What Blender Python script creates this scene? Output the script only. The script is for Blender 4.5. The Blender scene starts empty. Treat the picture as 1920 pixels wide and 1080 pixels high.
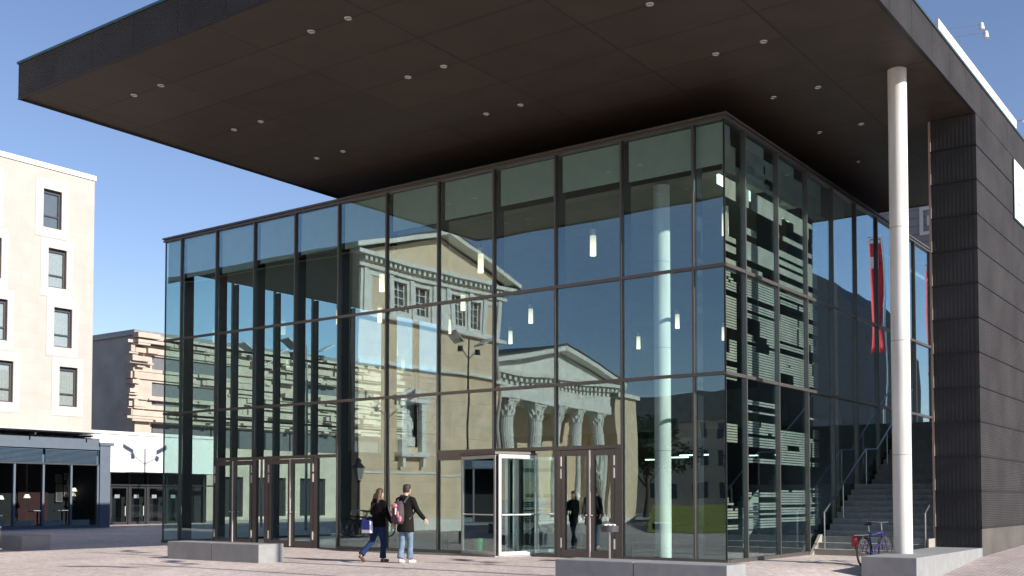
import bpy, bmesh, math, random
from mathutils import Vector, Matrix
R = math.radians
random.seed(7)
scene = bpy.context.scene
col = scene.collection

# ------------------------------------------------------------------ camera, sky, sun, exposure
cam_d = bpy.data.cameras.new("camera")
cam = bpy.data.objects.new("camera", cam_d); col.objects.link(cam)
cam.location = (10.46061, -22.56129, 1.44)
cam.rotation_euler = (math.pi/2 + 0.0368, 0, 0.6283)
cam_d.sensor_width = 36.0
cam_d.lens = 36.0 * 2044.05 / 1920
cam_d.shift_y = (860.7 - 540) / 1920
cam_d.clip_start = 0.1; cam_d.clip_end = 3000
scene.camera = cam

SUN_EL, SUN_AZ = R(26), R(0.6)            # sun stands towards +x, a little towards -y
w = bpy.data.worlds.new("World"); scene.world = w; w.use_nodes = True
nt = w.node_tree; nt.nodes.clear()
sky = nt.nodes.new("ShaderNodeTexSky"); sky.sky_type = 'NISHITA'; sky.sun_disc = False
sky.sun_elevation = SUN_EL; sky.sun_rotation = R(91); sky.altitude = 200
sky.air_density = 1.0; sky.dust_density = 0.05; sky.ozone_density = 2.0
bg = nt.nodes.new("ShaderNodeBackground"); bg.inputs['Strength'].default_value = 0.092
out = nt.nodes.new("ShaderNodeOutputWorld")
tint = nt.nodes.new('ShaderNodeMix'); tint.data_type = 'RGBA'; tint.blend_type = 'MULTIPLY'; tint.inputs[0].default_value = 1; tint.inputs[7].default_value = (1.04, .985, 1.09, 1)
nt.links.new(sky.outputs[0], tint.inputs[6]); nt.links.new(tint.outputs[2], bg.inputs[0]); nt.links.new(bg.outputs[0], out.inputs[0])
sd = bpy.data.lights.new("sun", 'SUN'); sd.energy = 5.0; sd.angle = R(0.5); sd.color = (1.0, 0.93, 0.84)
so = bpy.data.objects.new("sun", sd); col.objects.link(so)
ldir = Vector((-math.cos(SUN_EL)*math.cos(SUN_AZ), math.cos(SUN_EL)*math.sin(SUN_AZ), -math.sin(SUN_EL)))
so.rotation_euler = ldir.to_track_quat('-Z', 'Y').to_euler(); so.location = (40, -10, 40)
scene.view_settings.view_transform = 'Standard'; scene.view_settings.look = 'None'
scene.view_settings.exposure = 0.62; scene.view_settings.gamma = 1
scene.render.engine = 'CYCLES'
scene.cycles.max_bounces = 10; scene.cycles.transparent_max_bounces = 40
scene.cycles.glossy_bounces = 4; scene.cycles.diffuse_bounces = 4
scene.cycles.use_denoising = True
scene.cycles.caustics_reflective = False; scene.cycles.caustics_refractive = False

# ------------------------------------------------------------------ materials
def new_mat(name):
    m = bpy.data.materials.new(name); m.use_nodes = True
    return m, m.node_tree, m.node_tree.nodes['Principled BSDF']
def mat(name, c, rough=.7, metal=0, var=.12, scale=3.0, bump=0, bscale=40, spec=.5, fine=0):
    m, t, p = new_mat(name); N, L = t.nodes, t.links
    p.inputs['Roughness'].default_value = rough; p.inputs['Metallic'].default_value = metal
    p.inputs['Specular IOR Level'].default_value = spec
    tc = N.new('ShaderNodeTexCoord')
    nz = N.new('ShaderNodeTexNoise'); nz.inputs['Scale'].default_value = scale; nz.inputs['Detail'].default_value = 6
    L.new(tc.outputs['Object'], nz.inputs['Vector'])
    rp = N.new('ShaderNodeValToRGB'); rp.color_ramp.elements[0].position = .3; rp.color_ramp.elements[1].position = .7
    rp.color_ramp.elements[0].color = (*[x*(1-var) for x in c], 1); rp.color_ramp.elements[1].color = (*[min(1, x*(1+var)) for x in c], 1)
    L.new(nz.outputs['Fac'], rp.inputs[0]); L.new(rp.outputs[0], p.inputs['Base Color'])
    if bump:
        n2 = N.new('ShaderNodeTexNoise'); n2.inputs['Scale'].default_value = bscale; n2.inputs['Detail'].default_value = 4
        L.new(tc.outputs['Object'], n2.inputs['Vector'])
        b = N.new('ShaderNodeBump'); b.inputs['Strength'].default_value = bump; b.inputs['Distance'].default_value = .02
        L.new(n2.outputs['Fac'], b.inputs['Height']); L.new(b.outputs[0], p.inputs['Normal'])
    return m
def emit(name, c, s):
    m, t, p = new_mat(name)
    p.inputs['Base Color'].default_value = (*c, 1); p.inputs['Emission Color'].default_value = (*c, 1)
    p.inputs['Emission Strength'].default_value = s
    return m
def brickmat(name, c1, c2, mortar, bw, bh, ms=.01, rough=.7, axis='xy', bump=0, off=.5, noise=0, metal=0):
    m, t, p = new_mat(name); N, L = t.nodes, t.links
    p.inputs['Roughness'].default_value = rough; p.inputs['Metallic'].default_value = metal
    tc = N.new('ShaderNodeTexCoord'); sx = N.new('ShaderNodeSeparateXYZ'); cx = N.new('ShaderNodeCombineXYZ')
    L.new(tc.outputs['Object'], sx.inputs[0])
    L.new(sx.outputs[axis[0].upper()], cx.inputs['X']); L.new(sx.outputs[axis[1].upper()], cx.inputs['Y'])
    b = N.new('ShaderNodeTexBrick'); b.offset = off; b.inputs['Scale'].default_value = 1
    b.inputs['Color1'].default_value = (*c1, 1); b.inputs['Color2'].default_value = (*c2, 1); b.inputs['Mortar'].default_value = (*mortar, 1)
    b.inputs['Brick Width'].default_value = bw; b.inputs['Row Height'].default_value = bh
    b.inputs['Mortar Size'].default_value = ms; b.inputs['Bias'].default_value = 0
    L.new(cx.outputs[0], b.inputs['Vector'])
    src = b.outputs['Color']
    if noise:
        nz = N.new('ShaderNodeTexNoise'); nz.inputs['Scale'].default_value = 1.3; nz.inputs['Detail'].default_value = 8
        L.new(tc.outputs['Object'], nz.inputs['Vector'])
        mr = N.new('ShaderNodeMapRange'); mr.inputs['From Min'].default_value = .3; mr.inputs['From Max'].default_value = .7
        mr.inputs['To Min'].default_value = 1-noise; mr.inputs['To Max'].default_value = 1+noise
        L.new(nz.outputs['Fac'], mr.inputs[0])
        mx = N.new('ShaderNodeMix'); mx.data_type = 'RGBA'; mx.blend_type = 'MULTIPLY'; mx.inputs[0].default_value = 1
        L.new(src, mx.inputs[6]); L.new(mr.outputs[0], mx.inputs[7]); src = mx.outputs[2]
    L.new(src, p.inputs['Base Color'])
    if bump:
        bp = N.new('ShaderNodeBump'); bp.inputs['Strength'].default_value = bump; bp.inputs['Distance'].default_value = .01; bp.invert = True
        L.new(b.outputs['Fac'], bp.inputs['Height']); L.new(bp.outputs[0], p.inputs['Normal'])
    return m
def ribmat(name, c, axis, pitch, rough=.45, metal=.3, strength=.6):
    """metal sheet with fine ribs, the ribs a bump"""
    m, t, p = new_mat(name); N, L = t.nodes, t.links
    p.inputs['Roughness'].default_value = rough; p.inputs['Metallic'].default_value = metal; p.inputs['Specular IOR Level'].default_value = .15
    tc = N.new('ShaderNodeTexCoord')
    nz = N.new('ShaderNodeTexNoise'); nz.inputs['Scale'].default_value = .9; nz.inputs['Detail'].default_value = 7
    L.new(tc.outputs['Object'], nz.inputs['Vector'])
    rp = N.new('ShaderNodeValToRGB'); rp.color_ramp.elements[0].position = .3; rp.color_ramp.elements[1].position = .72
    rp.color_ramp.elements[0].color = (*[x*.8 for x in c], 1); rp.color_ramp.elements[1].color = (*[x*1.25 for x in c], 1)
    L.new(nz.outputs['Fac'], rp.inputs[0])
    wv = N.new('ShaderNodeTexWave'); wv.bands_direction = axis; wv.wave_profile = 'SIN'
    wv.inputs['Scale'].default_value = math.pi*2/20/pitch; L.new(tc.outputs['Object'], wv.inputs['Vector'])
    L.new(rp.outputs[0], p.inputs['Base Color'])
    b = N.new('ShaderNodeBump'); b.inputs['Strength'].default_value = strength; b.inputs['Distance'].default_value = pitch*.4
    L.new(wv.outputs['Fac'], b.inputs['Height']); L.new(b.outputs[0], p.inputs['Normal'])
    return m
def glassmat(name, tint, r0, grow=1.0):
    m = bpy.data.materials.new(name); m.use_nodes = True
    t = m.node_tree; N, L = t.nodes, t.links; N.clear()
    o = N.new('ShaderNodeOutputMaterial'); mx = N.new('ShaderNodeMixShader')
    tr = N.new('ShaderNodeBsdfTransparent'); tr.inputs[0].default_value = (*tint, 1)
    gl = N.new('ShaderNodeBsdfGlossy'); gl.inputs['Roughness'].default_value = 0.0; gl.inputs[0].default_value = (.81, .965, 1, 1)
    lw = N.new('ShaderNodeLayerWeight'); lw.inputs['Blend'].default_value = .5
    pw = N.new('ShaderNodeMath'); pw.operation = 'POWER'; pw.inputs[1].default_value = 2.9
    ma = N.new('ShaderNodeMath'); ma.operation = 'MULTIPLY_ADD'; ma.inputs[1].default_value = (1-r0)*grow; ma.inputs[2].default_value = r0
    L.new(lw.outputs['Facing'], pw.inputs[0]); L.new(pw.outputs[0], ma.inputs[0]); L.new(ma.outputs[0], mx.inputs[0])
    L.new(tr.outputs[0], mx.inputs[1]); L.new(gl.outputs[0], mx.inputs[2]); L.new(mx.outputs[0], o.inputs[0])
    return m

def paving_mat():
    m, t, p = new_mat('small_cobbles'); N, L = t.nodes, t.links
    p.inputs['Roughness'].default_value = .8
    tc = N.new('ShaderNodeTexCoord')
    v = N.new('ShaderNodeTexVoronoi'); v.inputs['Scale'].default_value = 9; L.new(tc.outputs['Object'], v.inputs['Vector'])
    rp = N.new('ShaderNodeValToRGB')
    rp.color_ramp.elements[0].color = (.46, .385, .355, 1); rp.color_ramp.elements[1].color = (.64, .56, .53, 1)
    sv = N.new('ShaderNodeSeparateColor'); L.new(v.outputs['Color'], sv.inputs[0]); L.new(sv.outputs[0], rp.inputs[0])
    nz = N.new('ShaderNodeTexNoise'); nz.inputs['Scale'].default_value = .35; nz.inputs['Detail'].default_value = 8
    L.new(tc.outputs['Object'], nz.inputs['Vector'])
    mr = N.new('ShaderNodeMapRange'); mr.inputs['From Min'].default_value = .3; mr.inputs['From Max'].default_value = .7
    mr.inputs['To Min'].default_value = .82; mr.inputs['To Max'].default_value = 1.12; L.new(nz.outputs['Fac'], mr.inputs[0])
    ve = N.new('ShaderNodeTexVoronoi'); ve.feature = 'DISTANCE_TO_EDGE'; ve.inputs['Scale'].default_value = 9
    L.new(tc.outputs['Object'], ve.inputs['Vector'])
    er = N.new('ShaderNodeMapRange'); er.inputs['From Max'].default_value = .08; er.inputs['To Min'].default_value = .72; L.new(ve.outputs['Distance'], er.inputs[0])
    mu = N.new('ShaderNodeMath'); mu.operation = 'MULTIPLY'; L.new(mr.outputs[0], mu.inputs[0]); L.new(er.outputs[0], mu.inputs[1])
    mx = N.new('ShaderNodeMix'); mx.data_type = 'RGBA'; mx.blend_type = 'MULTIPLY'; mx.inputs[0].default_value = 1
    L.new(rp.outputs[0], mx.inputs[6]); L.new(mu.outputs[0], mx.inputs[7]); L.new(mx.outputs[2], p.inputs['Base Color'])
    b = N.new('ShaderNodeBump'); b.inputs['Strength'].default_value = .5; b.inputs['Distance'].default_value = .01
    L.new(er.outputs[0], b.inputs['Height']); L.new(b.outputs[0], p.inputs['Normal'])
    return m

M = {}
M['paving'] = paving_mat()
M['ramp'] = brickmat('brick_paving', (.40, .33, .31), (.52, .45, .43), (.22, .18, .17), .22, .11, .012, .8, 'xy', .5, .5, .15)
M['asphalt'] = mat('asphalt', (.06, .06, .065), .9, bump=.3)
M['granite'] = mat('bench_concrete', (.25, .255, .255), .75, var=.1, scale=4, bump=.15, bscale=60)
M['joint'] = mat('dark_joint', (.05, .05, .05), .9)
M['frame'] = mat('bronze_aluminium', (.13, .118, .108), .42, .55, var=.06)
M['frame_d'] = mat('dark_steel', (.028, .03, .034), .5, .3, var=.08)
M['post'] = mat('black_steel_post', (.022, .022, .026), .5, .2, var=.1)
M['alu'] = mat('bright_aluminium', (.74, .72, .68), .35, .35, var=.04)
M['steel'] = mat('brushed_steel', (.5, .5, .5), .3, .9, var=.05)
M['glass'] = glassmat('facade_glass', (.895, .985, .975), .125)
M['doorglass'] = glassmat('door_glass', (.88, .94, .92), .07)
M['winglass'] = glassmat('window_glass', (.93, .95, .95), .07)
M['shopglass'] = glassmat('shop_glass', (.8, .85, .86), .03, .5)
M['ceil'] = mat('hall_ceiling', (.32, .31, .27), .8, var=.06)
M['blind'] = mat('blind_fabric', (.40, .43, .41), .8, var=.05)
M['floor'] = mat('hall_floor', (.10, .10, .10), .3, var=.1)
M['innerwall'] = mat('dark_inner_wall', (.022, .028, .034), .7, var=.2)
M['gallery'] = mat('gallery_panel', (.10, .11, .11), .6, var=.2)
M['frit'] = mat('pale_print', (.38, .35, .325), .8, var=.2, scale=2)
M['frit_w'] = mat('warm_print', (.44, .37, .30), .8, var=.2, scale=2)
M['soffit'] = brickmat('soffit_panels', (.047, .0325, .0225), (.038, .0265, .0185), (.012, .010, .008), 3.05, 1.475, .02, .6, 'xy', .3, 0, .14)
M['rib_h'] = ribmat('dark_ribbed_metal', (.043, .040, .040), 'Z', .045, .6, .0, .8)
M['rib_v'] = ribmat('dark_fluted_metal', (.044, .042, .043), 'X', .095, .6, .0, .10)
M['flash'] = mat('black_flashing', (.018, .018, .02), .5, .3)
M['cap'] = mat('green_grey_capping', (.06, .11, .12), .4, .4)
M['conc'] = mat('pale_concrete', (.62, .61, .575), .75, var=.16, scale=1.6, bump=.1)
_t = M['conc'].node_tree; _tc = next(n for n in _t.nodes if n.type == 'TEX_COORD'); _mp = _t.nodes.new('ShaderNodeMapping'); _mp.inputs['Scale'].default_value = (4, 4, .35)   # run-off streaks down the shaft
for _l in [l for l in _t.links if l.from_node == _tc and l.to_node.type == 'TEX_NOISE' and l.to_node.inputs['Scale'].default_value < 3]: _n = _l.to_node; _t.links.remove(_l); _t.links.new(_tc.outputs['Object'], _mp.inputs[0]); _t.links.new(_mp.outputs[0], _n.inputs['Vector'])
M['stair'] = mat('stair_stone', (.27, .275, .27), .7, var=.14, scale=5)
M['stair_e'] = mat('stair_cheek_stone', (.33, .31, .27), .8, var=.1)
M['white'] = mat('white_render', (.72, .71, .69), .8, var=.03)
M['whitep'] = mat('white_stone_panel', (.45, .435, .415), .7, var=.03)
M['sand'] = brickmat('sandstone_panels', (.425, .385, .345), (.435, .40, .365), (.40, .36, .32), 1.75, .74, .012, .75, 'yz', .1, .5, .05)
M['bluegrey'] = mat('blue_grey_metal', (.115, .145, .185), .5, .2, var=.05)
M['slat'] = mat('blue_slat', (.09, .14, .20), .45, .3, var=.08)
M['winframe'] = mat('dark_window_frame', (.055, .055, .06), .5, .2)
M['reveal'] = mat('brown_reveal', (.36, .26, .21), .7)
M['curtain'] = mat('pale_curtain', (.42, .44, .43), .9, var=.15, scale=18)
M['curtain_g'] = mat('grey_curtain', (.13, .14, .15), .9, var=.1)
M['dark'] = mat('dark_interior', (.012, .012, .014), .8)
M['plinth'] = mat('weathered_plinth', (.085, .076, .068), .75, var=.25, scale=.9, bump=.15)
M['maroon'] = mat('maroon_wall', (.05, .012, .014), .8)
M['relief'] = mat('relief_concrete', (.42, .36, .30), .85, var=.12, scale=1.2, bump=.35, bscale=12)
M['relief_side'] = mat('grey_concrete_slab', (.46, .44, .41), .85, var=.16, scale=.6, bump=.2, bscale=9)
M['zinc'] = mat('zinc_roof', (.25, .26, .27), .5, .5)
M['ochre'] = brickmat('ochre_render', (.73, .57, .40), (.69, .54, .375), (.62, .48, .34), 2.2, .55, .02, .85, 'yz', .2, .5, .12)
M['ochre2'] = mat('ochre_plain_render', (.72, .57, .40), .85, var=.08)
M['limestone'] = mat('grey_limestone', (.72, .71, .66), .8, var=.12, scale=2, bump=.2)
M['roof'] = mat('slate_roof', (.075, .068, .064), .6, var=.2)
M['grass'] = mat('lawn_grass', (.19, .21, .035), .9, var=.3, scale=1.5, bump=.5)
M['leaf'] = mat('leaves', (.035, .06, .018), .7, var=.4, scale=.8)
M['bark'] = mat('bark', (.08, .06, .045), .9, var=.2, bump=.5)
M['siding'] = brickmat('grey_siding', (.20, .20, .205), (.17, .17, .175), (.10, .10, .10), 60, .5, .03, .6, 'xz', .3, .5, .08)
M['greyb'] = mat('dull_grey_building', (.10, .105, .11), .8, var=.15)
M['red'] = mat('red_flag', (.78, .035, .05), .7, var=.08)
M['whitecloth'] = mat('white_cloth', (.85, .85, .85), .8, var=.03)
M['bluecloth'] = mat('blue_cloth', (.004, .032, .30), .6, var=.15)
M['skin'] = mat('skin', (.55, .33, .24), .55, var=.08)
M['blackcloth'] = mat('black_wool', (.006, .005, .006), .95, spec=.1, var=.3, bump=.4, bscale=60)
M['charcoal'] = mat('charcoal_jacket', (.012, .011, .011), .9, spec=.12, var=.3, bump=.4, bscale=50)
M['jeans_d'] = mat('dark_denim', (.012, .030, .085), .9, spec=.15, var=.3, scale=8, bump=.3, bscale=80)
M['jeans_l'] = mat('faded_denim', (.15, .205, .28), .9, spec=.15, var=.3, scale=8, bump=.3, bscale=80)
M['hair_b'] = mat('brown_hair', (.05, .024, .013), .5, var=.45, scale=14, bump=.5, bscale=40)
M['hair_d'] = mat('dark_brown_hair', (.026, .014, .009), .6, var=.35, scale=20, bump=.5, bscale=60)
M['shoe_w'] = mat('pale_shoe', (.62, .58, .53), .6)
M['shoe_b'] = mat('brown_shoe', (.10, .055, .035), .6)
M['pink'] = mat('pink_panel', (.50, .20, .25), .8, var=.35, scale=9)
M['packgrey'] = mat('backpack_grey', (.055, .042, .048), .8, var=.25)
M['coat'] = mat('dark_coat', (.02, .024, .032), .9, var=.3)
M['eye'] = mat('eye', (.05, .04, .035), .3)
M['lip'] = mat('lip', (.42, .16, .14), .5)
M['bikeblue'] = mat('blue_bike_paint', (.05, .04, .24), .3, .2)
M['bikered'] = mat('red_bike_paint', (.36, .02, .035), .4)
M['tyre'] = mat('tyre_rubber', (.02, .02, .02), .8)
M['chrome'] = mat('chrome', (.62, .62, .62), .22, 1)
M['black'] = mat('black_plastic', (.015, .015, .016), .5)
M['greenp'] = mat('green_plastic', (.02, .36, .12), .5)
M['ashbin'] = mat('dark_grey_paint', (.07, .07, .08), .5, .2)
M['lampon'] = emit('pendant_glow', (1, .86, .62), 1.6)
_t = M['lampon'].node_tree; _tc = _t.nodes.new('ShaderNodeTexCoord'); _s = _t.nodes.new('ShaderNodeSeparateXYZ'); _m = _t.nodes.new('ShaderNodeMapRange')
_m.inputs['From Min'].default_value = .0; _m.inputs['From Max'].default_value = .56; _m.inputs['To Min'].default_value = 1.5; _m.inputs['To Max'].default_value = .45
_t.links.new(_tc.outputs['Object'], _s.inputs[0]); _t.links.new(_s.outputs['Z'], _m.inputs[0]); _t.links.new(_m.outputs[0], _t.nodes['Principled BSDF'].inputs['Emission Strength'])
M['panelon'] = emit('panel_glow', (.85, 1.0, .92), 1.6)
M['tableon'] = emit('table_lamp_glow', (1, .85, .62), .75)
M['lens'] = mat('frosted_lens', (.30, .29, .28), .3, var=.04)
M['paper'] = mat('notice_paper', (.20, .25, .24), .8)
M['picture'] = mat('dim_picture', (.10, .10, .11), .5)
M['bench_edge'] = M['granite']

# ------------------------------------------------------------------ mesh helpers
class MB:
    def __init__(s): s.v = []; s.f = []
    def add(s, v, f):
        n = len(s.v); s.v += [tuple(p) for p in v]; s.f += [tuple(i+n for i in q) for q in f]; return s
    def box(s, x0, x1, y0, y1, z0, z1):
        return s.add([(x0,y0,z0),(x1,y0,z0),(x1,y1,z0),(x0,y1,z0),(x0,y0,z1),(x1,y0,z1),(x1,y1,z1),(x0,y1,z1)],
                     [(0,3,2,1),(4,5,6,7),(0,1,5,4),(1,2,6,5),(2,3,7,6),(3,0,4,7)])
    def prism(s, pts, d):
        """closed polygon pts (3-D, planar) pushed by vector d"""
        n = len(pts); d = Vector(d); a = [Vector(p) for p in pts]
        return s.add(a + [p+d for p in a], [tuple(range(n))[::-1], tuple(range(n, 2*n))] + [(i, (i+1)%n, n+(i+1)%n, n+i) for i in range(n)])
    def tube(s, pts, rad, n=10, cap=True):
        P = [Vector(p) for p in pts]; rad = rad if isinstance(rad, (list, tuple)) else [rad]*len(P)
        prev = None; rings = []
        for i, p in enumerate(P):
            t = (P[min(i+1, len(P)-1)] - P[max(i-1, 0)]).normalized()
            if prev is None: a = t.orthogonal().normalized()
            else: a = (prev - t*prev.dot(t)).normalized()
            prev = a; b = t.cross(a)
            rings.append([p + (a*math.cos(2*math.pi*k/n) + b*math.sin(2*math.pi*k/n))*rad[i] for k in range(n)])
        return s.loft(rings, cap)
    def loft(s, rings, cap=True):
        n = len(rings[0]); v = [q for r in rings for q in r]; f = []
        for i in range(len(rings)-1):
            for k in range(n): f.append((i*n+k, i*n+(k+1)%n, (i+1)*n+(k+1)%n, (i+1)*n+k))
        if cap: f.append(tuple(range(n))[::-1]); f.append(tuple((len(rings)-1)*n+k for k in range(n)))
        return s.add(v, f)
    def ell(s, rows, n=18):
        """stacked ellipses: (cx, cy, z, rx, ry)"""
        return s.loft([[(cx+rx*math.cos(2*math.pi*k/n), cy+ry*math.sin(2*math.pi*k/n), z) for k in range(n)] for cx, cy, z, rx, ry in rows])
    def ball(s, c, r, n=12, m=8):
        r = r if isinstance(r, (tuple, list)) else (r, r, r)
        return s.ell([(c[0], c[1], c[2]-r[2]*math.cos(math.pi*(i+.03)/(m-1+.06)), r[0]*math.sin(math.pi*(i+.03)/(m-1+.06)), r[1]*math.sin(math.pi*(i+.03)/(m-1+.06))) for i in range(m)], n)
    def cyl(s, x, y, z0, z1, r, n=24): return s.ell([(x, y, z0, r, r), (x, y, z1, r, r)], n)
    def lathe(s, x, y, prof, n=20): return s.ell([(x, y, z, r, r) for z, r in prof], n)
    def ring(s, c, ax, R0, r, n=36, m=8):
        ax = Vector(ax).normalized(); a = ax.orthogonal().normalized(); b = ax.cross(a); c = Vector(c); v = []; f = []
        for i in range(n):
            d = a*math.cos(2*math.pi*i/n) + b*math.sin(2*math.pi*i/n)
            for k in range(m): v.append(c + d*(R0 + r*math.cos(2*math.pi*k/m)) + ax*r*math.sin(2*math.pi*k/m))
        for i in range(n):
            for k in range(m): f.append((i*m+k, ((i+1)%n)*m+k, ((i+1)%n)*m+(k+1)%m, i*m+(k+1)%m))
        return s.add(v, f)
    def build(s, name, m, parent=None, smooth=None, bevel=0, remesh=0, smoothit=0):
        me = bpy.data.meshes.new(name)
        off = parent_off(parent)
        me.from_pydata([tuple(Vector(p)-off) for p in s.v], [], s.f); me.update()
        bm = bmesh.new(); bm.from_mesh(me); bmesh.ops.recalc_face_normals(bm, faces=bm.faces); bm.to_mesh(me); bm.free()
        o = bpy.data.objects.new(name, me); col.objects.link(o)
        if parent: o.parent = parent
        me.materials.append(m if not isinstance(m, str) else M[m])
        if remesh:
            md = o.modifiers.new('fuse', 'REMESH'); md.mode = 'VOXEL'; md.voxel_size = remesh
            if smoothit:
                ms = o.modifiers.new('soften', 'SMOOTH'); ms.iterations = smoothit; ms.factor = .5
            dg = bpy.context.evaluated_depsgraph_get()
            nm = bpy.data.meshes.new_from_object(o.evaluated_get(dg)); o.modifiers.clear(); o.data = nm
            nm.name = name; nm.shade_smooth()
            if not nm.materials: nm.materials.append(m if not isinstance(m, str) else M[m])
        if smooth is not None:
            o.data.shade_smooth(); o.data.set_sharp_from_angle(angle=R(smooth))
        if bevel:
            md = o.modifiers.new('bevel', 'BEVEL'); md.width = bevel; md.segments = 2; md.limit_method = 'ANGLE'
        return o
WLOC = {}
def parent_off(p):
    o = Vector((0, 0, 0))
    while p is not None: o = o + Vector(p.location); p = p.parent
    return o
def tag(o, label=None, cat=None, group=None, kind=None):
    if label: o['label'] = label
    if cat: o['category'] = cat
    if group: o['group'] = group
    if kind: o['kind'] = kind
    return o
def empty(name, loc, label, cat, group=None):
    o = bpy.data.objects.new(name, None); col.objects.link(o); o.location = loc; o.empty_display_size = .2
    return tag(o, label, cat, group)
def copy_tree(o, parent=None):
    c = o.copy(); col.objects.link(c); c.parent = parent
    for ch in list(o.children): copy_tree(ch, c)
    return c
def wall_holes(mb, axis, pos, thick, u0, u1, z0, z1, holes):
    """wall slab in plane axis=pos, from pos-thick to pos, with rectangular openings (ua, ub, za, zb)"""
    us = sorted({u0, u1, *[h[0] for h in holes], *[h[1] for h in holes]}); zs = sorted({z0, z1, *[h[2] for h in holes], *[h[3] for h in holes]})
    us = [u for u in us if u0 <= u <= u1]; zs = [z for z in zs if z0 <= z <= z1]
    for a, b in zip(us, us[1:]):
        run = None
        for c, d in zip(zs, zs[1:]):
            um, zm = (a+b)/2, (c+d)/2
            solid = not any(h[0] < um < h[1] and h[2] < zm < h[3] for h in holes)
            if solid: run = (run[0], d) if run else (c, d)
            if (not solid or d == zs[-1]) and run:
                if axis == 'x': mb.box(pos-thick, pos, a, b, run[0], run[1])
                else: mb.box(a, b, pos, pos+thick, run[0], run[1])
                run = None
    return mb
def lerp(pts, x):
    if x <= pts[0][0]: return pts[0][1]
    for (a, b), (c, d) in zip(pts, pts[1:]):
        if x <= c: return b + (d-b)*(x-a)/(c-a)
    return pts[-1][1]
def ground_z(x, y):
    t = min(1, max(0, (x-1.5)/2.6)); t = t*t*(3-2*t)
    h = lerp([(-30, -.33), (-5, -.33), (-.3, -.27), (1.84, -.2), (5.28, .04), (10.3, .17), (14, .3), (30, .6), (60, .9)], y)
    return t*h

# ------------------------------------------------------------------ the ground
def sheet(name, xs, ys, zf, m, kind='structure'):
    mb = MB(); nx = len(xs)
    mb.v = [(x, y, zf(x, y)) for y in ys for x in xs]
    mb.f = [(j*nx+i, j*nx+i+1, (j+1)*nx+i+1, (j+1)*nx+i) for j in range(len(ys)-1) for i in range(nx-1)]
    o = mb.build(name, m, smooth=60); o['kind'] = kind; return o
xs = [-900, -300, -100, -60, -40, -20, -10, 0] + [1.5+.325*i for i in range(9)] + [6, 10, 20, 40, 100, 300, 900]
ys = [-900, -300, -120, -80, -60, -45, -30, -22, -15, -10, -5, -2.5, -.3, .8, 1.84, 3, 4, 5.28, 7, 10.3, 14, 20, 30, 60, 120, 300, 900]
sheet('plaza', xs, ys, ground_z, 'paving')
sheet('ramp_pavement', [4.14, 4.5, 6, 10, 16], [-2.6, -1.5, -.3, .8, 1.84, 3, 4, 5.28, 7, 10.3, 14, 20, 30], lambda x, y: ground_z(x, y)+.006, 'ramp')
def patch(name, A, B, C, D, n, zf, m, kind='structure'):
    """bilinear sheet A-B (s) to D-C (t)"""
    mb = MB(); A, B, C, D = map(Vector, (A, B, C, D))
    for j in range(n+1):
        for i in range(n+1):
            s_, t_ = i/n, j/n
            p = (A*(1-s_)+B*s_)*(1-t_) + (D*(1-s_)+C*s_)*t_; mb.v.append((p.x, p.y, zf(s_, t_)))
    mb.f = [(j*(n+1)+i, j*(n+1)+i+1, (j+1)*(n+1)+i+1, (j+1)*(n+1)+i) for j in range(n) for i in range(n)]
    o = mb.build(name, m, smooth=60); o['kind'] = kind; return o
patch('lawn', (-12, -18, 0), (-4, -21, 0), (6, -62, 0), (-26, -44, 0), 14, lambda s, t: .02+1.0*min(1, t*1.25), 'grass')
patch('road', (-70, -70, 0), (60, -90, 0), (60, -98, 0), (-70, -78, 0), 2, lambda s, t: .012, 'asphalt')

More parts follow.
